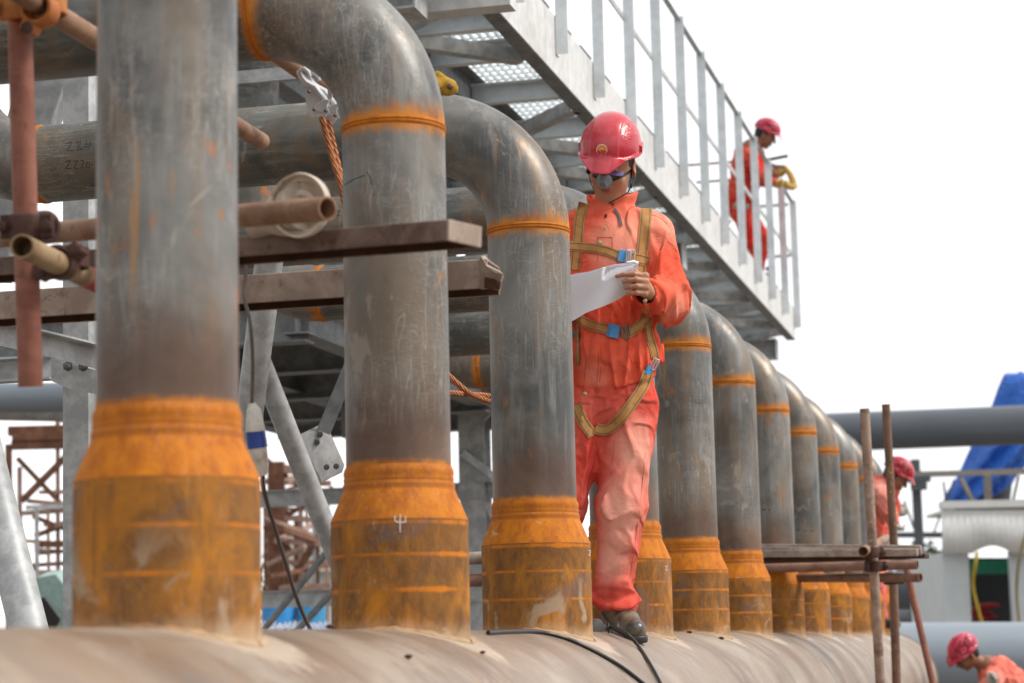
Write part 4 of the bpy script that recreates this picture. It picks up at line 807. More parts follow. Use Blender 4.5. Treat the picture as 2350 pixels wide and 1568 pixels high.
class Fig:
    "local frame: u right, v up, w towards the viewer; (px, py, w) -> local metres"
    def __init__(s, d0, yfoot, lean=0.0): s.d0 = d0; s.yf = yfoot; s.lean = lean
    def L(s, x, y, w=0.0):
        d = s.d0+(s.yf-y)/FPX*s.d0*s.lean-w; return V((x-W0/2)*d/FPX, (H0/2-y)*d/FPX, s.d0-d)
    def world(s, P): P = np.atleast_2d(P); return CAM+P[:, :1]*RT+P[:, 1:2]*UP+(s.d0-P[:, 2:3])*FW
    def mesh(s, name, fn, lo, hi, h, mat, parent, attrs=None, smooth=1):
        m = MB(); s.into(m, fn, lo, hi, h, attrs); o = m.build(name, mat, parent, angle=180); return o
    def into(s, m, fn, lo, hi, h, attrs=None):
        lo, hi = np.minimum(lo, hi), np.maximum(lo, hi); Vv, Q = surface_nets(fn, lo, hi, h)
        for _ in range(2): # project back on the field for a smooth skin
            e = h*.4; g = np.stack([(fn(Vv+V(*(e*(np.arange(3) == k))))-fn(Vv-V(*(e*(np.arange(3) == k)))))/(2*e) for k in range(3)], 1)
            gn_ = (g*g).sum(1)[:, None]; Vv = Vv-g*(fn(Vv)[:, None]/np.maximum(gn_, .25))*.8
        m.add(s.world(Vv), Q.tolist(), **{k: f(Vv) for k, f in (attrs or {}).items()})
    def drop(s, pts, fn, off=.004, w0=.45): # px points -> on the field's surface along the viewing ray
        out_ = []
        ws = np.linspace(w0, -.35, 321)
        for x, y in pts:
            P = np.array([s.L(x, y, w) for w in ws]); f = fn(P); k = np.argmax(f < 0)
            if f[k] >= 0: k = int(np.argmin(f))
            p = P[k]; out_.append(p+V(0, 0, off))
        return np.array(out_)
    def strip(s, m, pts, wid, fn, off=.004, th=.003, n=40, smoothk=3):
        pts = np.array(pts, float); sg = np.r_[0, np.cumsum(np.linalg.norm(np.diff(pts, axis=0), axis=1))]; t = np.linspace(0, sg[-1], n)
        c = np.stack([np.interp(t, sg, pts[:, k]) for k in (0, 1)], 1)
        for _ in range(smoothk): c[1:-1] = (c[:-2]+2*c[1:-1]+c[2:])/4
        tg = np.gradient(c, axis=0); tg /= np.linalg.norm(tg, axis=1)[:, None]; nn = np.stack([-tg[:, 1], tg[:, 0]], 1)
        rows = []
        for f in (-.5, -.25, 0, .25, .5): rows.append(s.drop(c+nn*wid*f, fn, off))
        rows = np.array(rows)
        for _ in range(2): rows[:, 1:-1] = (rows[:, :-2]+2*rows[:, 1:-1]+rows[:, 2:])/4
        top = rows; bot = rows-V(0, 0, th); P = np.concatenate([top.reshape(-1, 3), bot.reshape(-1, 3)]); N = 5*n; F = []
        for i in range(4):
            for j in range(n-1):
                a = i*n+j; F += [(a, a+1, a+n+1, a+n), (N+a, N+a+n, N+a+n+1, N+a+1)]
        for j in range(n-1): F += [(j, N+j, N+j+1, j+1), (4*n+j, 4*n+j+1, N+4*n+j+1, N+4*n+j)]
        for i in range(4): F += [(i*n, (i+1)*n, N+(i+1)*n, N+i*n), (i*n+n-1, N+i*n+n-1, N+(i+1)*n+n-1, (i+1)*n+n-1)]
        m.add(s.world(P), F); return c
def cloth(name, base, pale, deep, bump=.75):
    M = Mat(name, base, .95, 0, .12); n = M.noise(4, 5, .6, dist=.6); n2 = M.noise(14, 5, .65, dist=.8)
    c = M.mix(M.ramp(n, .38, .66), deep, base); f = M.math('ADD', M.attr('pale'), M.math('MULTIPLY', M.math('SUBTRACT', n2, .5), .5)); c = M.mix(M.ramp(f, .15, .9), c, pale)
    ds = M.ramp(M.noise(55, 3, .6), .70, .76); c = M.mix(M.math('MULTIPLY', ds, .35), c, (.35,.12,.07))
    M.col(c); wr = M.noise(4.2, 2, .45, dist=1.2); wr = M.math('SUBTRACT', 1.0, M.ramp(M.math('ABSOLUTE', M.math('SUBTRACT', wr, .5)), 0, .10)); wr = M.math('ADD', M.math('MULTIPLY', wr, .8), M.noise(9, 3, .5, dist=1.0)); fi = M.noise(260, 2); M.setv('Sheen Weight', .0)
    M.bump(M.math('ADD', M.math('MULTIPLY', wr, 1.0), M.math('MULTIPLY', fi, .06)), bump, .012); return M.m
MAT['jacket'] = cloth('orange_coverall', (.77,.130,.070), (.84,.30,.205), (.68,.070,.032)); MAT['trousers'] = cloth('faded_red_trousers', (.74,.135,.095), (.82,.36,.27), (.62,.06,.04))
MAT['jacket_red'] = cloth('red_coverall', (.58,.025,.02), (.62,.10,.06), (.45,.015,.012)); MAT['jacket_pink'] = cloth('washed_out_coverall', (.74,.17,.12), (.80,.33,.26), (.62,.07,.05))
def skinmat(name, c):
    M = Mat(name, c, .5, 0, .4); n = M.noise(30, 4); cc = M.mix(n, tuple(x*.86 for x in c), tuple(min(1, x*1.12) for x in c)); cc = M.mix(M.attr('lip'), cc, (.27,.07,.055)); M.col(cc)
    M.setv('Subsurface Weight', .12); M.setv('Subsurface Radius', (.01,.004,.002)); M.bump(n, .08, .002); return M.m
MAT['skin'] = skinmat('skin', (.45,.215,.125)); MAT['skin_tan'] = skinmat('tanned_skin', (.26,.115,.065)); MAT['hair'] = plain('black_hair', (.012,.010,.010), .6, 0, .3, 80, .4)
def helmmat(name, c, wear):
    M = Mat(name, c, .22); n = M.noise(12, 5, .65); n2 = M.noise(60, 4, .7, vec=M.vec((1,1,2)))
    cc = M.mix(M.math('MULTIPLY', M.ramp(n, .48, .7), .35), c, wear); cc = M.mix(M.math('MULTIPLY', M.ramp(n2, .66, .72), .35), cc, (.12,.05,.05)); M.col(cc); M.setv('Roughness', M.mixf(n, .16, .4)); M.setv('Coat Weight', .3); return M.m
MAT['helmet'] = helmmat('red_helmet', (.50,.012,.028), (.62,.13,.15)); MAT['helmet_pink'] = helmmat('pink_red_helmet', (.60,.035,.085), (.72,.22,.26))
MAT['strap'] = tubemat('tan_webbing', (.40,.19,.05), (.50,.27,.09), (.30,.12,.04), .85); MAT['strap_edge'] = plain('webbing_stitch', (.12,.10,.12), .9); MAT['pad'] = plain('sky_blue_pad', (.05,.27,.56), .45)
def basis(F, U): F = nrm(F); R = nrm(np.cross(U, F)); U2 = np.cross(F, R); return np.array([R, U2, F])  # rows: lateral (viewer right when F faces viewer), up, forward
def head_field(Hc, B, k=1.0, neck=None, nr=.052):
    o = lambda a, b, c: V(Hc)+(a*B[0]+b*B[1]+c*B[2])*k
    def f(P):
        d = ell(P, o(0,.022,-.012), np.array((.077,.092,.096))*k, B); d = smin(d, ell(P, o(0,-.045,.022), np.array((.060,.058,.064))*k, B), .03*k)
        d = smin(d, ell(P, o(0,-.098,.048), np.array((.027,.020,.024))*k, B), .028*k)
        for s_ in (-1, 1):
            d = smin(d, ell(P, o(s_*.036,-.028,.066), np.array((.022,.018,.018))*k, B), .02*k); d = smin(d, ell(P, o(s_*.028,.028,.083), np.array((.024,.008,.012))*k, B), .012*k)
            d = smax(d, -ell(P, o(s_*.030,.010,.098), np.array((.016,.010,.012))*k, B), .010*k); d = smin(d, ell(P, o(s_*.030,.009,.083), np.array((.012,.010,.010))*k, B), .003*k)
            e = ell(P, o(s_*.080,-.010,-.012), np.array((.008,.033,.020))*k, basis(B[2]+s_*.5*B[0], B[1])); e = smax(e, -ell(P, o(s_*.090,-.006,-.004), np.array((.008,.020,.011))*k, B), .005*k); d = smin(d, e, .006*k)
        d = smin(d, cap(P, o(0,.012,.092), o(0,-.024,.108), .009*k, .0125*k), .012*k)
        for s_ in (-1, 1): d = smin(d, ell(P, o(s_*.011,-.030,.100), np.array((.008,.007,.009))*k, B), .006*k)
        d = smin(d, ell(P, o(0,-.056,.086), np.array((.024,.0055,.010))*k, B), .004*k); d = smin(d, ell(P, o(0,-.066,.084), np.array((.020,.0065,.010))*k, B), .004*k)
        if neck is not None: d = smin(d, cap(P, o(0,-.05,-.02), neck, nr*k, nr*1.12*k), .03*k)
        return d
    lip = lambda P: np.clip(1.6-np.sqrt((((P-o(0,-.061,.090))@B.T/np.array((.027,.011,.03))/k)**2).sum(1))*1.4, 0, 1)
    return f, lip, o
def helmet(fig, Hc, B, par, mat, k=1.0, vox=.0028, logo=True):
    o = lambda a, b, c: V(Hc)+(a*B[0]+b*B[1]+c*B[2])*k; C0 = o(0, .063, -.010)
    loc = lambda P: (P-C0)@B.T/k
    def f(P):
        q = loc(P); dome = ell(P, C0, np.array((.103,.112,.132))*k, B)
        ridge_ = ell(P, C0, np.array((.1045,.1155,.1345))*k, B); edge = (np.abs(q[:, 0])-.048-.01*q[:, 1])*k; band = smax(ridge_, edge, .003*k); d = smin(dome, band, .003*k)
        rim = -.020+.022*np.clip(q[:, 2]/.13, 0, 1)**2; low = (rim-q[:, 1])*k
        d = smax(d, low, .004*k)
        hollow = ell(P, C0, np.array((.099,.108,.128))*k, B); d = smax(d, -hollow, .003*k)
        # brim and peak
        r2 = np.sqrt((q[:, 0]/.108)**2+((q[:, 2]-.004)/np.where(q[:, 2] > 0, .178, .138))**2); pk = (r2-1)*.105*k
        drop_ = rim-.044*np.clip((r2-.74)/.26, 0, 1)*np.clip(q[:, 2]/.08, 0, 1)*np.clip(1.5-np.abs(q[:, 0])/.06, 0, 1); br = smax(pk, (np.abs(q[:, 1]-drop_)-.0035)*k, .004*k)
        inner = (np.sqrt((q[:, 0]/.098)**2+(q[:, 2]/.127)**2)-1)*.1*k; br = smax(br, -inner, .003*k); d = smin(d, br, .007*k)
        for s_ in (-1, 1): # side slots and rain ridge
            sl = np.maximum(np.abs(q[:, 0]-s_*.100)-.014, np.maximum(np.abs(q[:, 1]+.004)-.014, np.abs(q[:, 2]+.01)-.022))*k; d = smin(d, smax(sl, ell(P, C0, np.array((.110,.13,.14))*k, B), .004*k), .004*k)
        return d
    r = .2*k; o1 = fig.mesh('helmet', f, C0-r*1.05, C0+r*1.05, vox*k, mat, par)
    return f, o1
def hand(m, fig, wrist, palm, knuck, fingers, thumb, k, vox):
    wr, pm = V(wrist), V(palm); prims = [(wr, pm, .024*k, .030*k), (pm, V(knuck[0]), .021*k, .0135*k), (pm, V(knuck[1]), .021*k, .0125*k), (pm, (V(knuck[0])+V(knuck[1]))/2, .024*k, .014*k)]
    def f(P):
        d = None
        for a, b, ra, rb in prims: c = cap(P, a, b, ra, rb); d = c if d is None else smin(d, c, .012*k)
        for j, fp in enumerate(list(fingers)+[thumb]):
            e = None; rs = (.0098, .0088, .0078, .0068); rs = tuple(r_*(1.12 if j == 4 else 1) for r_ in rs)
            for i in range(len(fp)-1): c = cap(P, fp[i], fp[i+1], rs[i]*k, rs[i+1]*k); e = c if e is None else smin(e, c, .003*k)
            d = smin(d, e, .005*k)
        return d
    allp = np.array([V(p) for fp in list(fingers)+[thumb] for p in fp]+[wr, pm]); return f, allp.min(0)-.04*k, allp.max(0)+.04*k
# ------------------------------------------------------------------ the main worker
fg = Fig(7.20, 1475, .14); L = fg.L
wk1 = thing('person', onheader(1400, 1470, 0), 'worker in red helmet and orange coverall standing on the header reading a white paper', 'person', 'workers in red helmets')
Hc = L(1401, 378, .045); HB = basis((-.24,-.38,.90), (-.03,.92,.38))
hf, lip, ho = head_field(Hc, HB, .98, L(1398, 505, -.02))
KN = [L(1481,634,.275), L(1478,674,.270)]
hF, hlo, hhi = hand(None, fg, L(1490,672,.235), L(1470,655,.262), KN,
  [[KN[0], L(1455,629,.292), L(1432,630,.290), L(1416,634,.283)], [L(1483,646,.280), L(1460,642,.296), L(1444,643,.294), L(1431,647,.286)], [L(1482,660,.280), L(1462,657,.296), L(1447,658,.293), L(1436,661,.284)], [L(1478,673,.276), L(1461,672,.290), L(1449,673,.287), L(1441,675,.280)]],
  [L(1474,646,.245), L(1464,630,.245), L(1450,618,.250), L(1438,612,.254)], 1.0, .002)
KR = [L(1262,640,.275), L(1266,676,.270)]
rF, rlo, rhi = hand(None, fg, L(1255,690,.20), L(1262,665,.235), KR, [[KR[0], L(1275,628,.285), L(1290,630,.285), L(1300,634,.28)], [L(1262,652,.28), L(1280,646,.29), L(1293,648,.288), L(1302,652,.282)], [L(1263,664,.28), L(1280,662,.29), L(1292,663,.288), L(1300,666,.282)], [L(1266,676,.276), L(1280,677,.288), L(1290,678,.286), L(1297,680,.28)]], [L(1266,650,.245), L(1280,638,.245), L(1292,632,.248), L(1302,628,.25)], 1.0, .002)
m = MB(); lo, hi = L(1310,520,-.2), L(1500,250,.25); fg.into(m, hf, lo, hi, .0035, {'lip': lip})
fg.into(m, hF, hlo, hhi, .0024); fg.into(m, rF, rlo, rhi, .0030)
# slim body under the clothes, joined to neck and wrists
TR = [(L(1398,615,-.03), L(1402,880,-.01), .10, .075), (L(1330,540,-.03), L(1490,540,-.03), .045, .045), (L(1495,535,-.02), L(1530,690,.05), .042, .038), (L(1530,690,.05), L(1488,670,.235), .036, .024), (L(1310,535,-.02), L(1270,700,.03), .042, .038), (L(1270,700,.03), L(1255,690,.20), .036, .024),
      (L(1440,920,0), L(1428,1180,.04), .072, .052), (L(1428,1180,.04), L(1412,1420,0), .05, .035), (L(1352,930,0), L(1290,1150,.03), .072, .052), (L(1290,1150,.03), L(1268,1410,-.02), .05, .035)]
def under(P):
    d = None
    for a, b, ra, rb in TR: c = cap(P, a, b, ra, rb); d = c if d is None else smin(d, c, .03)
    return d
fg.into(m, under, L(1200,1480,-.25), L(1600,480,.35), .016); m.build('body', MAT['skin'], wk1, angle=180)
# jacket
ELB, WRI, SHO = L(1537,688,.045), L(1484,674,.225), L(1496,540,-.02); NB = L(1396,520,-.03)
def jacket(P):
    d = cap(P, L(1404,590,-.02), L(1410,840,.0), .154, .130, .78); d = smin(d, cap(P, L(1335,528,-.03), L(1480,530,-.03), .062, .062, .95), .06)
    d = smin(d, cap(P, L(1398,490,-.03), L(1398,530,-.03), .062, .09), .04)
    sl = smin(cap(P, SHO, ELB, .069, .060), cap(P, ELB, WRI+V(.012,.002,-.02), .062, .046), .03)
    sl = smin(sl, ell(P, L(1540,706,.05), (.050,.056,.055)), .02)
    fd = np.exp(-((P-ELB)**2).sum(1)/.010); fd2 = np.exp(-((P-L(1520,610,0))**2).sum(1)/.012)
    q = P-ELB; sl = sl-fd*(.028*ridge(P, 34, 2, (1.0,.8,.6))-.010)-fd2*.014*ridge(P, 34, 5, (1.6,.55,.6))-.004*wav(P, 40, 3)-.005*ridge(P, 22, 6)
    sr = smin(cap(P, L(1312,540,-.02), L(1270,700,.03), .066, .058), cap(P, L(1270,700,.03), L(1256,688,.185), .060, .042), .03)
    d = smin(d, smin(sl, sr, .01), .022)
    # gathers at the waist belt, blousing over the hem
    v = P[:, 1]; vb = L(1400,762,0)[1]; vh = L(1400,905,0)[1]
    d = d+.012*np.exp(-((v-vb-(P[:, 0]-L(1400,762)[0])*.1)/.022)**2)-.010*np.exp(-((v-vb+.085)/.06)**2)-.016*np.exp(-((v-vh-.025)/.03)**2)
    body = np.clip((L(1400,600)[1]-v)/.15, 0, 1); d = d-body*.014*ridge(P, 26, 7, (1.5,.45,.8))-.003*wav(P, 36, 1)-.008*ridge(P, 18, 9, (1.2,.45,1))
    hem = (vh-v)-(P[:, 0]-L(1400,905)[0])*.22; hem = -(v-vh-(P[:, 0]-L(1365,905)[0])*.28*(P[:, 0] > L(1365,905)[0]))
    d = smax(d, hem, .008)
    # standing collar open at the front
    a, b = L(1399,520,-.035), L(1404,438,-.030); ax_ = nrm(b-a); q = P-a; t = q@ax_; rad = np.sqrt(np.maximum((q*q).sum(1)-t*t, 0)); rr_ = .082-.12*t+.35*np.clip(t-.07, 0, 1)
    th_ = q[:, 2]; top = .128-.42*np.clip(th_+.035, 0, .09)-.25*np.clip(-(q[:, 0]), -.05, .08)
    col = smax(np.abs(rad-rr_)-.0055, t-top, .004); col = smax(col, -t-.01, .004)
    slit = np.abs(q[:, 0]-.004+.25*(.06-t))-.006; col = smax(col, -smax(slit, -(th_-.02), .002), .003)
    d = smin(d, col, .010)
    return d
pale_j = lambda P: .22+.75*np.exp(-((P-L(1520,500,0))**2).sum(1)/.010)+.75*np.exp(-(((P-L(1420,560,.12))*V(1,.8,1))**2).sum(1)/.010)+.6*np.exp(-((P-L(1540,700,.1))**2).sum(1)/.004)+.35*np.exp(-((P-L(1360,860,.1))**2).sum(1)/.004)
# hollow the neck and cuff so that skin comes out of an opening
def jacket_open(P):
    d = jacket(P); nk = cap(P, L(1399,472,-.03), L(1403,420,-.02), .060, .066); d = smax(d, -nk, .004)
    cw = nrm(WRI-ELB); cu = cap(P, WRI-cw*.03, WRI+cw*.06, .034, .036); return smax(d, -cu, .003)
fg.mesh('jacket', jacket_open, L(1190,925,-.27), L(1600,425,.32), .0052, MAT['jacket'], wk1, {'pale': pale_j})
# trousers
def trousers(P):
    d = cap(P, L(1412,860,-.005), L(1402,930,-.005), .128, .124, .82)
    l1 = smin(cap(P, L(1446,930,-.005), L(1427,1165,.045), .093, .074), cap(P, L(1427,1165,.045), L(1404,1352,.0), .074, .060), .03)
    l1 = smin(l1, ell(P, L(1412,1388,-.002), (.067,.030,.062)), .012)
    l2 = smin(cap(P, L(1342,935,-.005), L(1288,1150,.03), .088, .072), cap(P, L(1288,1150,.03), L(1266,1352,-.01), .072, .060), .03); l2 = smin(l2, ell(P, L(1266,1388,-.01), (.067,.034,.062)), .012)
    kn = np.exp(-((P-L(1400,1195,.1))**2).sum(1)/.012); an = np.exp(-((P[:, 1]-L(1400,1372)[1])/.05)**2); cr_ = np.exp(-((P-L(1385,1000,.1))**2).sum(1)/.02)
    def fold(P): return .014*kn*ridge(P, 34, 4, (.8,1.2,.8))+.018*an*ridge(P, 32, 6, (.6,1.6,.6))+.014*cr_*ridge(P, 32, 8, (1.3,.6,.8))+.004*wav(P, 26, 2)+.009*ridge(P, 19, 3, (1.3,.5,1))
    fo = fold(P); l1 = l1-fo; l2 = l2-fo; d = smin(smin(d, l1, .03), l2, .03)
    d = smax(d, -(P[:, 1]-L(1405,1416)[1]-.02*np.sin(P[:, 0]*30)*.3), .004)
    return d
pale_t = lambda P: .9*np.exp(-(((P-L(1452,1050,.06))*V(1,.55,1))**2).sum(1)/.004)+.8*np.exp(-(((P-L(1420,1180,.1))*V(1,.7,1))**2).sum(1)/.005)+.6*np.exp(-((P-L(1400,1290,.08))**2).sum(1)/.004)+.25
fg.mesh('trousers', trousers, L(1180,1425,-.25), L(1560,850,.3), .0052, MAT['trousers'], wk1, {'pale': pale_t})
# boots
BT_ = Mat('muddy_black_boot', (.02,.018,.016), .38); n = BT_.noise(18, 5, .65); n2 = BT_.noise(9, 4); BT_.col(BT_.mix(BT_.ramp(n2, .42, .58), BT_.mix(n, (.018,.017,.018), (.035,.035,.04)), (.17,.13,.075))); BT_.setv('Roughness', BT_.mixf(BT_.ramp(n2, .45, .6), .3, .8)); BT_.bump(n, .3, .004)
def boot(heel, toe, ank, nm='boot'):
    heel, toe, ank = V(heel), V(toe), V(ank); ax_ = nrm(toe-heel)
    upn = nrm(V(0,1,.15)-ax_*(V(0,1,.15)@ax_))
    def f(P):
        d = smin(cap(P, heel+upn*.045, heel+(toe-heel)*.55+upn*.046, .040, .042), cap(P, heel+(toe-heel)*.55+upn*.044, toe-ax_*.035+upn*.036, .044, .036), .02); d = smin(d, cap(P, heel+(toe-heel)*.18+upn*.05, ank, .042, .047), .03)
        return smax(d, -((P-heel)@upn-.012), .004)
    def g(P):
        q = (P-heel)@upn; d = smin(cap(P, heel+upn*.01, heel+(toe-heel)*.5+upn*.01, .043, .041), cap(P, heel+(toe-heel)*.5+upn*.01, toe-ax_*.035+upn*.01, .046, .041), .02); return smax(smax(d, q-.022, .003), -q-.002, .003)
    allp = np.array([heel, toe, ank]); a, b = allp.min(0)-.09, allp.max(0)+.09
    o = fg.mesh(nm, f, a, b, .004, BT_.m, wk1); fg.mesh('sole', g, a, b, .004, MAT['black'], o)
def tol(P): q = V(P)-CAM; return V(q@RT, q@UP, fg.d0-q@FW)
boot(tol(onheader(1408,1440,.0)), tol(onheader(1462,1476,.0)), L(1409,1398,.0)); boot(L(1262,1450,-.05), L(1240,1470,.18), L(1266,1398,-.01))
# helmet with emblem
hlf, hobj = helmet(fg, Hc, HB, wk1, MAT['helmet'], 1.0)
def decal(pts, fn, off, mat, name, par):
    P = fg.drop(pts, fn, off); m = MB(); n = len(P); W_ = fg.world(P); W2 = fg.world(P-V(0,0,.0012)); m.add(np.concatenate([W_, W2]), [tuple(range(n))]+[(i, n+i, n+(i+1) % n, (i+1) % n) for i in range(n)]); return m.build(name, mat, par, smooth=False)
def disc(cx, cy, rf, a0, a1, off, mat, name, par, n=44, rings=5):
    pts = [(cx, cy)]; full = abs(a1-a0) > 6.2; A_ = np.linspace(a0, a1, n+1)[:n if full else n+1]; k_ = len(A_)
    for r_ in range(1, rings+1): pts += [(cx+rf(a)*r_/rings*math.sin(a), cy-rf(a)*r_/rings*math.cos(a)) for a in A_]
    P = fg.drop(pts, hlf, off, .45); F = [(0, 1+i, 1+(i+1) % k_) for i in range(k_ if full else k_-1)]
    for r_ in range(rings-1): F += [(1+r_*k_+i, 1+(r_+1)*k_+i, 1+(r_+1)*k_+(i+1) % k_, 1+r_*k_+(i+1) % k_) for i in range(k_ if full else k_-1)]
    m = MB(); m.add(fg.world(P), F); o = m.build(name, mat, par, angle=180); return o
ex_, ey_ = 1381.0, 344.0; sc_ = lambda a: 1+.085*abs(math.cos(a*5))
emb = disc(ex_, ey_, lambda a: 12.2*sc_(a), 0, 2*math.pi, .0022, plain('emblem_white', (.72,.62,.55)), 'emblem', hobj)
YEL = plain('emblem_yellow', (.80,.36,.04)); ORG = plain('emblem_orange', (.75,.20,.02)); RED = plain('emblem_red', (.55,.01,.02))
disc(ex_, ey_+1, lambda a: 11.0*sc_(a), -1.55, 1.55, .0034, ORG, 'emblem_petals', emb); disc(ex_, ey_+1, lambda a: 6.2, -1.4, 1.4, .0044, YEL, 'emblem_sun', emb); disc(ex_, ey_+1.4, lambda a: 10.6*sc_(a), 1.62, 2*math.pi-1.62, .0034, RED, 'emblem_base', emb)
# hair edge, glasses, nose mask, straps
hairf = lambda P: smax(smin(ell(P, ho(0,.03,-.022), (.0805,.094,.099), HB), ell(P, ho(0,-.03,-.06), (.062,.05,.045), HB), .02), ((P-ho(0,0,.03))@HB[2]), .004)
fg.mesh('hair', lambda P: smax(hairf(P), -(ell(P, ho(0,-.09,.02), (.09,.05,.10), HB)), .004), L(1310,470,-.2), L(1500,250,.2), .005, MAT['hair'], wk1)
gf = thing('person_glasses', (0,0,0), None, None) if False else None
LENS = Mat('violet_tinted_lens', (.20,.12,.42), .08, 0); LENS.setv('Coat Weight', .6); DKL = Mat('dark_lens', (.03,.022,.03), .08)
fr = MB(); fg.strip(fr, [(1347,394),(1362,399),(1376,402)], 2.2, hf, .012, .003, 14); fg.strip(fr, [(1396,403),(1412,406),(1428,405),(1440,398)], 2.0, hf, .012, .003, 14); fg.strip(fr, [(1374,401),(1386,399),(1398,402)], 4.0, hf, .016, .003, 8); fg.strip(fr, [(1440,397),(1450,390)], 3, hf, .005, .003, 8)
gl_ = fr.build('sunglasses', MAT['black'], wk1)
m = MB(); fg.strip(m, [(1399,398),(1412,399.5),(1430,399)], 10, hf, .010, .002, 12); m.build('lens', LENS.m, gl_)
m = MB(); fg.strip(m, [(1351,393),(1363,396),(1374,397)], 8, hf, .010, .002, 10); m.build('lens', DKL.m, gl_)
NM = Mat('grey_rubber_mask', (.20,.235,.255), .35); n = NM.noise(30, 3); NM.col(NM.mix(n, (.15,.18,.20), (.27,.31,.335))); ncen = ho(-.002,-.028,.105)
def maskf(P):
    d = ell(P, ncen+HB[1]*.003, (.0225,.024,.019), HB); q = (P-ncen)@HB.T; d = smin(d, ell(P, ncen+HB[1]*.017, (.019,.016,.014), HB), .004); d = smax(d, (q[:, 2]*.8+np.abs(q[:, 0])*.75)-.0185, .002); d = smin(d, smax(np.abs(np.hypot(q[:, 0], q[:, 1]+.004)-.010)-.0012, q[:, 2]-.0215, .001), .001); d = smax(d, -(q[:, 2]+.012), .003); rim = smax(ell(P, ncen-HB[2]*.008, (.028,.030,.007), HB), -ell(P, ncen-HB[2]*.008, (.015,.017,.02), HB), .002); return smin(d, rim, .003)
mo = fg.mesh('nose_mask', maskf, ncen-.05, ncen+.05, .002, NM.m, wk1)
m = MB(); fg.strip(m, [(1347,394),(1358,402),(1371,409)], 5.5, hf, .004, .003, 14); fg.strip(m, [(1397,415),(1415,411),(1435,402),(1449,391)], 6, hf, .004, .003, 20); m.build('mask_strap', MAT['black'], mo)
m = MB(); fg.strip(m, [(1349,392),(1353,410),(1359,428),(1368,443)], 1.8, hf, .003, .003, 20); m.build('chin_strap', MAT['black'], hobj); m = MB()
for pts in ([L(1449,395,.03), L(1449,415,.045), L(1448,428,.05)], [L(1458,397,.0), L(1455,415,.03), L(1448,428,.05)], [L(1448,428,.05), L(1441,442,.055), L(1424,452,.07), L(1408,461,.08), L(1396,467,.075)]): m.tube([fg.world(p)[0] for p in pts], .0026, 6)
m.box(fg.world(L(1448,428,.055))[0], (.008,.004,.014), RT, FW, UP); m.build('chin_strap', MAT['black'], hobj)
# jacket details
both = lambda P: np.minimum(jacket(P), trousers(P))
SEAM = plain('dark_orange_seam', (.48,.06,.025), .9); BTN = plain('brass_button', (.45,.36,.2), .35, .6)
m = MB()
for pts, w_ in (([(1371,545),(1372,600)], 1.2), ([(1404,545),(1406,575)], 1.2), ([(1371,545),(1404,545)], 1.2), ([(1545,525),(1520,560),(1500,620)], 1.0), ([(1490,490),(1515,500),(1540,522)], 1.0), ([(1350,780),(1337,905)], 1.0), ([(1372,775),(1374,840),(1366,905)], 1.2), ([(1378,775),(1380,840),(1372,906)], 1.0), ([(1335,480),(1330,520)], 1), ([(1485,640),(1496,690)], 1.2),
               ([(1450,780),(1465,820),(1470,835)], 1.0), ([(1440,800),(1452,838),(1468,832)], 1.0), ([(1325,606),(1350,600)], 1.0), ([(1410,1010),(1402,1090)], .8)):
    m = MB(); fg.strip(m, pts, w_, both, .0022, .002, 16); m.build('seam', SEAM, wk1)
m = MB(); fg.strip(m, [(1481,1040),(1470,1150),(1452,1290),(1440,1360)], 1.2, trousers, .002, .002, 50); m.build('seam', plain('pink_seam', (.55,.12,.09)), wk1)
for x, y, r_ in ((1376,558,.0085),(1342,905,.0085),(1480,691,.0075)):
    p = fg.drop([(x, y)], both, .003)[0]; m = MB(); m.lathe([(r_, -.001), (r_, .003), (r_*.7, .0045), (.001, .0045)], fg.world(p)[0], -FW, 16); m.build('button', BTN, wk1)
m = MB(); fg.strip(m, [(1410,480),(1420,492),(1424,510),(1426,519)], 6, both, .008, .003, 16); m.build('zip_flap', plain('dark_grey_flap', (.06,.06,.065), .6), wk1)
m = MB(); fg.strip(m, [(1391,492),(1389,500)], 5, both, .004, .003, 6); m.build('velcro_patch', MAT['black'], wk1)
m = MB(); fg.strip(m, [(1392,520),(1389,526)], 5, both, .003, .003, 6); m.build('hook_tab', BTN, wk1)
m = MB(); fg.strip(m, [(1401,467),(1409,470)], 4, hf, .012, .004, 6); m.build('red_tag', plain('dark_red_lining', (.35,.02,.03)), wk1)
def webbing(name, pts, wid, off=.005, fn=both):
    m = MB(); c = fg.strip(m, pts, wid, fn, off, .003, 44); o = m.build(name, MAT['strap'], wk1); m = MB()
    tg = np.gradient(c, axis=0); tg /= np.linalg.norm(tg, axis=1)[:, None]; nn = np.stack([-tg[:, 1], tg[:, 0]], 1)
    for f_ in (-.34, .34): fg.strip(m, c+nn*wid*f_, 1.4, fn, off+.0012, .001, 40, 0)
    m.build('stitching', MAT['strap_edge'], o); return o
webbing('shoulder_strap', [(1340,466),(1330,500),(1326,550),(1319,620)], 24); webbing('shoulder_strap', [(1483,478),(1482,505),(1476,560),(1470,610),(1468,645)], 27)
webbing('chest_strap', [(1300,564),(1330,567),(1365,570),(1395,577),(1420,587)], 22, .0075); webbing('chest_strap', [(1448,592),(1465,594),(1487,600)], 24, .0085)
webbing('waist_belt', [(1306,722),(1330,735),(1360,748),(1402,758)], 23, .008); webbing('waist_belt', [(1430,768),(1450,760),(1470,745),(1488,728)], 22, .008)
webbing('side_strap', [(1478,705),(1486,740),(1491,775),(1500,800),(1504,822)], 19, .006); webbing('side_strap', [(1324,740),(1325,780),(1325,838)], 9, .010)
webbing('leg_strap', [(1322,930),(1336,965),(1350,985),(1362,1000)], 25, .007); webbing('leg_strap', [(1488,852),(1478,885),(1455,920),(1430,955),(1405,980),(1385,990),(1366,982)], 25, .010)
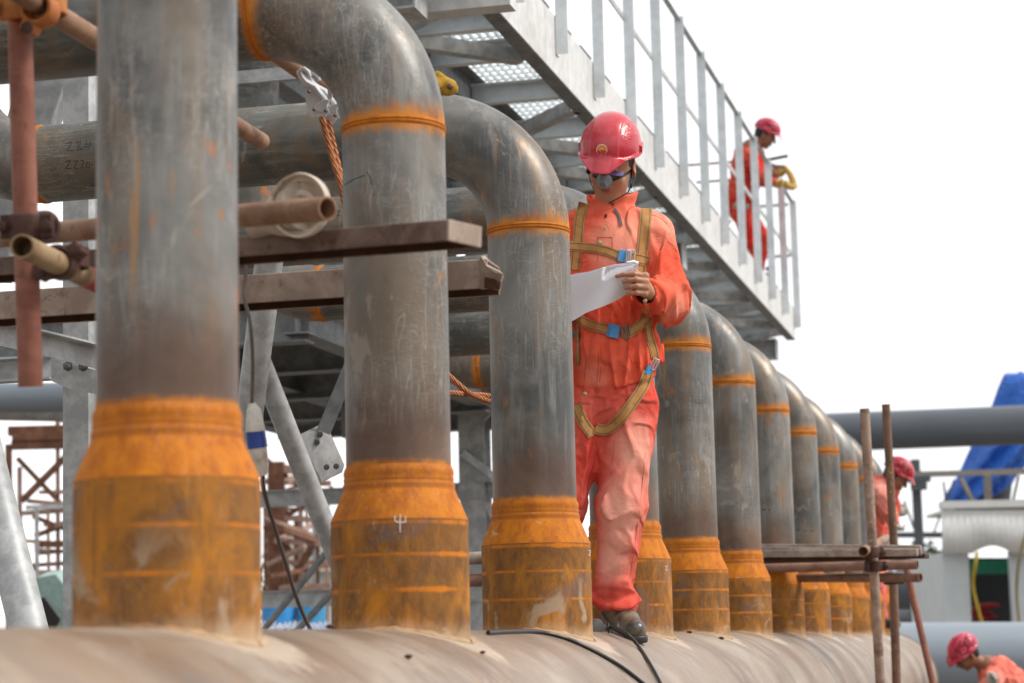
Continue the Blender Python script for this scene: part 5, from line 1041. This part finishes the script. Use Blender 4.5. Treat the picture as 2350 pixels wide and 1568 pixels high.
for pts, w_, nm in (([(1419,586),(1439,590)], 27, 'blue_pad'), ([(1394,757),(1420,763)], 30, 'blue_pad'), ([(1484,858),(1494,842)], 15, 'blue_pad')):
    m = MB(); fg.strip(m, pts, w_, both, .012, .006, 10); m.build(nm, MAT['pad'], wk1)
def buckle(c, w_, h_, rot, mat, off=.016):
    p = fg.drop([c], both, off)[0]; m = MB(); ca, sa = math.cos(rot), math.sin(rot); pp = [fg.world(p+V(a*ca-b*sa, a*sa+b*ca, 0))[0] for a, b in ((-w_,-h_*.8),(-w_*.8,-h_),(w_*.8,-h_),(w_,-h_*.8),(w_,h_*.8),(w_*.8,h_),(-w_*.8,h_),(-w_,h_*.8),(-w_,-h_*.8),(-w_*.8,-h_))]
    m.tube(pp, .0032, 8); m.tube([fg.world(p+V(-sa*t, ca*t, .001))[0] for t in (-h_, h_)], .003, 8); m.build('buckle', mat, wk1)
buckle((1446,591), .0125, .024, -.15, SIL); buckle((1436,766), .013, .023, .1, plain('dark_buckle', (.2,.17,.15), .35, .7)); buckle((1501,836), .009, .018, -.5, SIL); buckle((1441,590), .006, .020, -.1, SIL, .019)
# the paper, two sheets held together
PAPM = Mat('white_paper', (.80,.80,.86), .8); n = PAPM.noise(6, 4); PAPM.col(PAPM.mix(n, (.76,.76,.84), (.84,.84,.88))); PAPM.setv('Subsurface Weight', .0)
pp_ = thing('paper', fg.world(L(1390,670,.28))[0], 'white crumpled paper sheets held in the hands of the standing worker', 'paper')
def sheet(dx, dy, dw, nm):
    tp = np.array([(1256,650),(1318,634),(1350,629),(1380,620),(1405,613),(1430,610),(1452,606),(1464,606)], float)+V(dx, dy); bt = np.array([(1262,756),(1318,735),(1345,718),(1372,708),(1398,698),(1425,684),(1445,668),(1462,640)], float)+V(dx*.3, dy*.5)
    nu, nv = 48, 26; P = []
    for i in range(nu):
        t = i/(nu-1)*(len(tp)-1); k = min(int(t), len(tp)-2); f_ = t-k; a = tp[k]*(1-f_)+tp[k+1]*f_; b = bt[k]*(1-f_)+bt[k+1]*f_
        for j in range(nv):
            s_ = j/(nv-1); x, y = a*(1-s_)+b*s_; u_ = i/(nu-1); w_ = .287+dw-.055*s_+.012*math.sin(u_*5+.6)*(1-.3*s_)+.010*math.sin(u_*9+s_*4)*s_-.02*max(0, u_-.85)*5*(1-s_)+(.010*math.exp(-((s_-.04)/.04)**2) if u_ > .5 else 0)
            w_ = min(w_, .268+.25*max(0, (1385-x)/685)) if x > 1385 else w_
            P.append(fg.world(L(x, y, w_))[0])
    m = MB(); m.add(P, [(i*nv+j, i*nv+j+1, (i+1)*nv+j+1, (i+1)*nv+j) for i in range(nu-1) for j in range(nv-1)]); o = m.build(nm, PAPM.m, pp_, angle=180); return o
sheet(0, 0, 0, 'front_sheet'); sheet(-2, -3.5, -.006, 'rear_sheet'); sheet(2, -5.5, -.010, 'rear_sheet')
m = MB(); m.tube([fg.world(p)[0] for p in (L(1440,604,.262), L(1455,602,.262), L(1464,606,.262))], [.006,.0075,.006], 12); m.build('rolled_edge', PAPM.m, pp_)
# ------------------------------------------------------------------ the other workers
def worker(d0, yf, label, hc, F, U, J, jm, hm, sk, k=1.0, vox=.009, lean=.14, gl=None, base=None):
    f_ = Fig(d0, yf, lean); L = f_.L; p = {q: L(*v) for q, v in J.items()}; t = thing('person', base if base is not None else f_.world(p['footL'])[0], label, 'person', 'workers in red helmets')
    Hc = L(*hc); B = basis(F, U); hf, lp, o = head_field(Hc, B, k, p['neck']); m = MB(); f_.into(m, hf, Hc-.30, Hc+.22, vox*.7, {'lip': lp})
    T = [('neck','pelvis',.09,.10),('shL','elL',.042,.038),('elL','wrL',.036,.026),('shR','elR',.042,.038),('elR','wrR',.036,.026),('shL','shR',.05,.05),('hipL','knL',.07,.05),('knL','footL',.05,.035),('hipR','knR',.07,.05),('knR','footR',.05,.035)]
    al = np.array(list(p.values())); a, b = al.min(0)-.2, al.max(0)+.2
    def und(P):
        d = None
        for x, y, ra, rb in T: c = cap(P, p[x], p[y], ra, rb); d = c if d is None else smin(d, c, .03)
        return d
    f_.into(m, und, a, b, .022)
    hands = []
    for s_ in 'LR':
        w, h = p['wr'+s_], p['ha'+s_]; dr = nrm(h-w); sd_ = nrm(np.cross(dr, B[2]+.3*B[1])); k0, k1 = h-dr*.02+sd_*.03, h-dr*.02-sd_*.03; fw_ = nrm(np.cross(sd_, dr)); fs = []
        for i in range(4):
            a0 = k0+(k1-k0)*i/3; ln = (.034,.038,.035,.028)[i]; fs.append([a0, a0+dr*ln*.8+fw_*.010, a0+dr*ln*1.2+fw_*.034, a0+dr*ln*.8+fw_*.052])
        th = [w+(h-w)*.4+sd_*.022, h-dr*.035+sd_*.048+fw_*.01, h-dr*.005+sd_*.05+fw_*.03, h+dr*.015+sd_*.036+fw_*.05]
        hands.append(hand(None, f_, w, w+(h-w)*.6, [k0, k1], fs, th, 1.25 if gl else 1.05, .004))
    if gl is None:
        for hF, l_, h_ in hands: f_.into(m, hF, l_, h_, .005)
    m.build('body', MAT[sk], t, angle=180)
    if gl is not None:
        for hF, l_, h_ in hands: f_.mesh('glove', hF, l_, h_, .005, gl, t)
    mid = (p['neck']+p['pelvis'])/2
    def jk(P):
        d = cap(P, p['neck']+(p['pelvis']-p['neck'])*.18, p['pelvis'], .150, .140, .85); d = smin(d, cap(P, p['shL'], p['shR'], .075, .075), .06); s1 = None
        for s_ in 'LR':
            s2 = smin(cap(P, p['sh'+s_], p['el'+s_], .070, .060), cap(P, p['el'+s_], p['wr'+s_], .060, .045), .03); d = smin(d, s2, .025)
        d = d-.012*ridge(P, 30, 7)-.007*wav(P, 20, 3); nk = cap(P, p['neck'], Hc, .058, .06); return smax(d, -nk, .006)
    f_.mesh('jacket', jk, a-.05, b+.05, vox, MAT[jm], t, {'pale': lambda P: .5+.5*wav(P, 14, 4)})
    def tr(P):
        d = cap(P, p['pelvis'], (p['hipL']+p['hipR'])/2, .135, .125, .9)
        for s_ in 'LR': d = smin(d, smin(cap(P, p['hip'+s_], p['kn'+s_], .095, .075), cap(P, p['kn'+s_], p['foot'+s_]+(p['kn'+s_]-p['foot'+s_])*.14, .074, .062), .03), .03)
        return d-.010*ridge(P, 26, 4)
    f_.mesh('trousers', tr, a-.05, b+.05, vox, MAT[jm], t, {'pale': lambda P: .4+.5*wav(P, 12, 6)})
    for s_ in 'LR':
        ft = p['foot'+s_]; dr = nrm(V(B[2][0], 0, B[2][2])+V(0,0,.001)); fn = lambda P, ft=ft, dr=dr: smax(smin(cap(P, ft+V(0,.05,0)-dr*.05, ft+V(0,.04,0)+dr*.14, .045, .04), cap(P, ft+V(0,.05,0)-dr*.03, ft+V(0,.16,0), .048, .05), .03), -(P[:, 1]-ft[1]), .005)
        f_.mesh('boot', fn, ft-.25, ft+.25, .009, BT_.m, t)
    helmet(f_, Hc, B, t, MAT[hm], k, .006)
    hr = lambda P: smax(smin(ell(P, o(0,.03,-.022), (.0815,.094,.099), B), ell(P, o(0,-.03,-.06), (.064,.05,.045), B), .02), ((P-o(0,0,.02))@B[2]), .004); f_.mesh('hair', hr, Hc-.2, Hc+.2, .008, MAT['hair'], t)
    return f_, t, p
GLY = tubemat('tan_leather_gloves', (.40,.24,.06), (.55,.36,.10), (.2,.1,.03), .85); GLG = tubemat('grey_cotton_glove', (.38,.37,.33), (.55,.54,.49), (.2,.2,.17), .9)
f2, t2, p2 = worker(21.1, 612, 'worker in red helmet leaning over the walkway railing against the sky', (1757, 312, .04), (.88,-.42,.18), (.40,.90,.10),
  dict(neck=(1722,340,.02), shL=(1722,362,.14), shR=(1726,358,-.12), elL=(1748,412,.20), elR=(1752,405,-.10), wrL=(1772,418,.20), wrR=(1775,396,.0), haL=(1790,422,.20), haR=(1794,400,.02), pelvis=(1700,468,-.12), hipL=(1702,485,-.06), hipR=(1704,482,-.22), knL=(1722,560,-.08), knR=(1752,548,-.2), footL=(1700,645,-.15), footR=(1732,645,-.28)),
  'jacket_red', 'helmet_pink', 'skin_tan', gl=GLY)
L2 = f2.L
m = MB(); m.tube([f2.world(L2(*q))[0] for q in ((1688,470,.10),(1700,478,.15),(1716,474,.10))], .03, 10); m.build('belt', plain('grubby_belt', (.30,.28,.24), .9), t2)
tg = thing('nozzle_tool', f2.world(L2(1800,405,.1))[0], 'bent yellow and brown tool held out over the railing by the leaning worker', 'hand tool')
m = MB(); m.tube([f2.world(L2(*q))[0] for q in ((1798,382,.05),(1806,390,.07),(1814,402,.08),(1820,418,.09),(1822,428,.1))], [.022,.026,.030,.034,.03], 12); m.tube([f2.world(L2(*q))[0] for q in ((1800,418,.2),(1808,428,.18),(1820,430,.14),(1830,428,.1))], [.03,.036,.03,.008], 12); m.build('yellow_body', GLY, tg)
m = MB(); m.tube([f2.world(L2(*q))[0] for q in ((1762,378,.0),(1780,386,.0),(1800,384,.05))], [.03,.035,.02], 12); m.build('handle', MAT['channel'], tg)
def rod(a, b, r, mat, label):
    t = thing('steel_rod', f2.world(L2(*a))[0], label, 'rod'); m = MB(); m.tube([f2.world(L2(*a))[0], f2.world(L2(*b))[0]], r, 12); m.build('bar', mat, t)
rod((1560,381,-.15), (1770,365,.02), .012, MAT['tube_brown'], 'upper rusty rod beside the leaning worker on the walkway'); rod((1768,366,.06), (1808,358,.10), .016, MAT['black'], 'short dark rod end sticking out right of the leaning worker')
rod((1598,419,-.2), (1690,412,-.15), .012, MAT['tube_brown'], 'lower rusty rod left of the leaning worker')
cg = thing('cardboard_scrap', f2.world(L2(1665,512,.02))[0], 'cream cardboard scrap stuck at the foot of a walkway post', 'cardboard'); m = MB()
plate(m, [at(x, y, 19.2) for x, y in ((1653,495),(1664,490),(1676,494),(1673,503),(1680,508),(1672,518),(1676,524),(1664,532),(1655,520))], .02); m.build('sheet', plain('cream_card', (.66,.55,.42), .9), cg)
wb = thing('brown_bracket', at(1768, 618, 21.3), 'small brown lump hanging outside the far walkway railing', 'bracket'); m = MB(); m.ball(at(1768, 617, 21.3), .05, 10, (1, 1.2, .6)); m.build('lump', MAT['channel'], wb)
f3, t3, p3 = worker(18.0, 1442, 'worker in red helmet bending behind the right scaffold uprights at the far end', (2056, 1096, .04), (.80,-.50,.30), (.45,.88,.10),
  dict(neck=(2024,1118,.0), shL=(2020,1136,.15), shR=(2026,1130,-.12), elL=(2040,1178,.20), elR=(2046,1160,-.08), wrL=(2052,1200,.22), wrR=(2060,1172,.0), haL=(2062,1214,.22), haR=(2070,1176,.02), pelvis=(2002,1205,-.02), hipL=(2004,1225,.06), hipR=(2006,1222,-.10), knL=(2010,1330,.02), knR=(2014,1325,-.14), footL=(2012,1442,.0), footR=(2018,1442,-.14)),
  'jacket_pink', 'helmet', 'skin_tan', gl=GLG)
f4, t4, p4 = worker(17.0, 1905, 'worker in pink red helmet bending at the bottom right corner', (2216, 1503, .06), (-.74,-.62,.25), (-.50,.82,.28),
  dict(neck=(2266,1530,.0), shL=(2296,1552,-.14), shR=(2276,1560,.18), elL=(2262,1630,-.12), elR=(2250,1618,.22), wrL=(2225,1660,-.05), wrR=(2262,1572,.30), haL=(2205,1668,-.02), haR=(2282,1553,.34), pelvis=(2392,1640,-.02), hipL=(2400,1670,-.12), hipR=(2396,1672,.10), knL=(2380,1780,-.10), knR=(2370,1780,.12), footL=(2400,1905,-.10), footR=(2392,1905,.12)),
  'jacket_pink', 'helmet_pink', 'skin_tan', gl=GLG)
